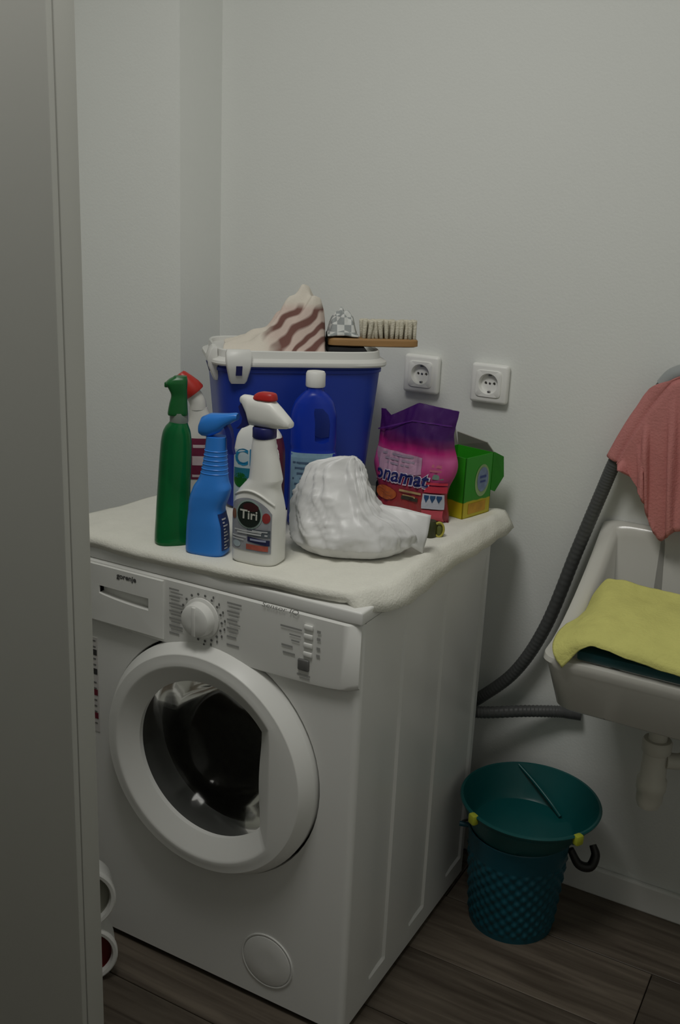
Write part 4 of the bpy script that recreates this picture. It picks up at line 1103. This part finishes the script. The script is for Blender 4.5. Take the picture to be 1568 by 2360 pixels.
for r in range(len(rows)):
    rr_ = []
    for q, p in enumerate(rows[r]):
        s = max(0, (q / 2 - NB) / NR)
        f = .046 * noise.noise(Vector((r / 64 * 7.5 + .35 * s, s * .5, 1.7))) + .016 * noise.noise(Vector((r / 64 * 19, s * 1.2, 5.1)))
        y_ = p.y + f * min(1, s * 2.2)
        if s > 0: y_ = min(y_, .6165)
        rr_.append(Vector((p.x, y_, p.z + .003 * nz(p, 40, 2) * min(1, s * 4))))
    out.append(rr_)
pc = obj('pink_cloth', grid(out), mat('pink_fabric', (.58, .235, .22), .92, .10, 20, .4, 240, spec=.08), None, 'all')
solid(pc, .004, 0)
tag(pc, 'dusty pink cloth hanging in folds over the grey hose', 'cloth')

# ------------------------------------------------------------------ teal bin and basin
bn = empty('waste_bin', (.746, .500, 0), 0, 'dark teal woven-look plastic bin on the floor beside the machine', 'bin')
BINM = mat('bin_teal', (.004, .075, .105), .38, .15, 14)
def bin_r(z): return .0905 + (.108 - .0905) * z / .222
bm = bm_new(); loops = []; SEG = 144; NZ = 100
for j in range(NZ + 1):
    z = .222 * j / NZ; lp = []
    for k in range(SEG):
        a = 2 * math.pi * k / SEG; rr3 = bin_r(z)
        if .012 < z < .176:
            ph = z / .0135
            strand = math.cos(a * 24 + (math.pi if int(ph) % 2 else 0)); body = math.sin((ph % 1) * math.pi)
            rr3 += .0030 * strand * body + .0006 * body
        lp.append((rr3 * math.cos(a), rr3 * math.sin(a), z))
    loops.append(lp)
circ = lambda r, z: [(r * math.cos(2 * math.pi * k / SEG), r * math.sin(2 * math.pi * k / SEG), z) for k in range(SEG)]
loops += [circ(.1085, .225), circ(.107, .2265), circ(.1045, .225), circ(.1035, .215), circ(.0875, .008)]
rings(bm, loops); obj('woven_body', bm, BINM, bn, 60)
LIME = mat('lime_plastic', (.42, .46, .035), .4, .1)
va = math.atan2(.537 - .4746, .8551 - .6424)
# bail handle folded down along the right and back
pts = []
for k in range(17):
    t = k / 16; a = va + math.pi * t
    pts.append((.124 * math.cos(a), .124 * math.sin(a), .210 - .052 * math.sin(math.pi * t)))
for q in (0, math.pi):
    bm = bm_new(); tube(bm, [(rr4 * math.cos(va + q), rr4 * math.sin(va + q), .209) for rr4 in (.104, .115, .127)], .0055, 4, 12); obj('handle_pivot', bm, BINM, bn, 40)
bm = bm_new(); tube(bm, pts, .0028, 40, 8); obj('bail_handle', bm, mat('handle_black', (.012, .012, .012), .4), bn, 60)
bm = bm_new(); e0 = Vector((math.cos(va) * .118, math.sin(va) * .118, .208))
tube(bm, [e0 + Vector((-.006, -.012, -.010)), e0 + Vector((.014, -.010, -.040)), e0 + Vector((.036, .000, -.044)), e0 + Vector((.042, .012, -.022)), e0 + Vector((.032, .020, -.004))], lambda t: .0075 + .003 * math.sin(t * math.pi), 24, 12)
obj('handle_grip', bm, mat('handle_black', (.012, .012, .012), .4), bn, 60)

bs = empty('wash_basin', (.762, .503, .2215), 0, 'wide dark green-teal basin set in the top of the woven bin', 'basin')
BASM = mat('basin_teal', (.004, .088, .088), .33, .12, 10)
bm = bm_new()
n = 72
def bc_(r, z, sh=0): return [((-.014 * (1 - min(1, z / .07))) + r * math.cos(2 * math.pi * k / n), r * math.sin(2 * math.pi * k / n), z) for k in range(n)]
rings(bm, [bc_(.1000, .001), bc_(.1025, .003), bc_(.1085, .005), bc_(.1215, .028), bc_(.1370, .056), bc_(.1430, .068), bc_(.1465, .071), bc_(.1475, .0745), bc_(.1455, .0775), bc_(.141, .077), bc_(.133, .060), bc_(.117, .032), bc_(.1065, .012), bc_(.102, .0075), bc_(.03, .0065)])
obj('bowl', bm, BASM, bs, 40)
for px, py in ((1083, 1889), (1327, 1929)):
    pos = H(px, py, 2, .290) - Vector((.762, .503, .2215)); an = math.atan2(pos.y, pos.x)
    pos = Vector((.1495 * math.cos(an), .1495 * math.sin(an), pos.z))
    bm = bm_new(); box(bm, (-.010, -.0095, -.012), (.005, .0095, .010), .004, 2)
    xf(bm, Matrix.Translation(pos) @ Matrix.Rotation(an, 4, 'Z')); tag(obj('rim_clip', bm, LIME, bs, 40), 'yellow-green clip on the rim')
bm = bm_new(); tube(bm, [(-.070, .124, .0725), (-.025, .108, .050), (.020, .088, .026), (.05, .068, .012)], .004, 16, 8); obj('inner_rib', bm, BASM, bs, 60)

# ------------------------------------------------------------------ two tubs lying behind the door edge
def lying(name, label, c, r, ln, az, m_in, m_out):
    t = empty(name, (c[0], c[1], 0), az, label, 'container')
    bm = bm_new(); lathe(bm, [(r * .86, -ln), (r * .9, -ln + .003), (r - .003, -.006), (r, -.004), (r, .004), (r - .003, .006), (r - .009, .005), (r - .012, -.004)], 40, True, False, 'Y', (0, 0, c[2])); obj('shell', bm, m_out, t, 40)
    bm = bm_new(); lathe(bm, [(r - .011, -.006), (r - .012, -.012), (r * .35, -.018), (r * .2, -.016)], 40, False, True, 'Y', (0, 0, c[2])); obj('inner_lid', bm, m_in, t, 40)
    return t
PB = H(245, 2255, 2, 0); az = math.atan2(CAM.x - PB.x, -(CAM.y - PB.y))
vr = Vector((math.cos(az), math.sin(az), 0))
c1 = PB - vr * .038
lying('round_container', 'round white-rimmed container with red end, on the floor behind the door', (c1.x, c1.y, .0615), .0615, .055, az, mat('container_red', (.14, .014, .012), .45, .4, 30), WHITE_PL)
c2 = PB - vr * .044
lying('round_container', 'round white-rimmed container with grey end, lying on the red one', (c2.x, c2.y, .0615 * 2 + .0655), .0665, .055, az, mat('container_grey', (.30, .30, .25), .5, .1), WHITE_PL)
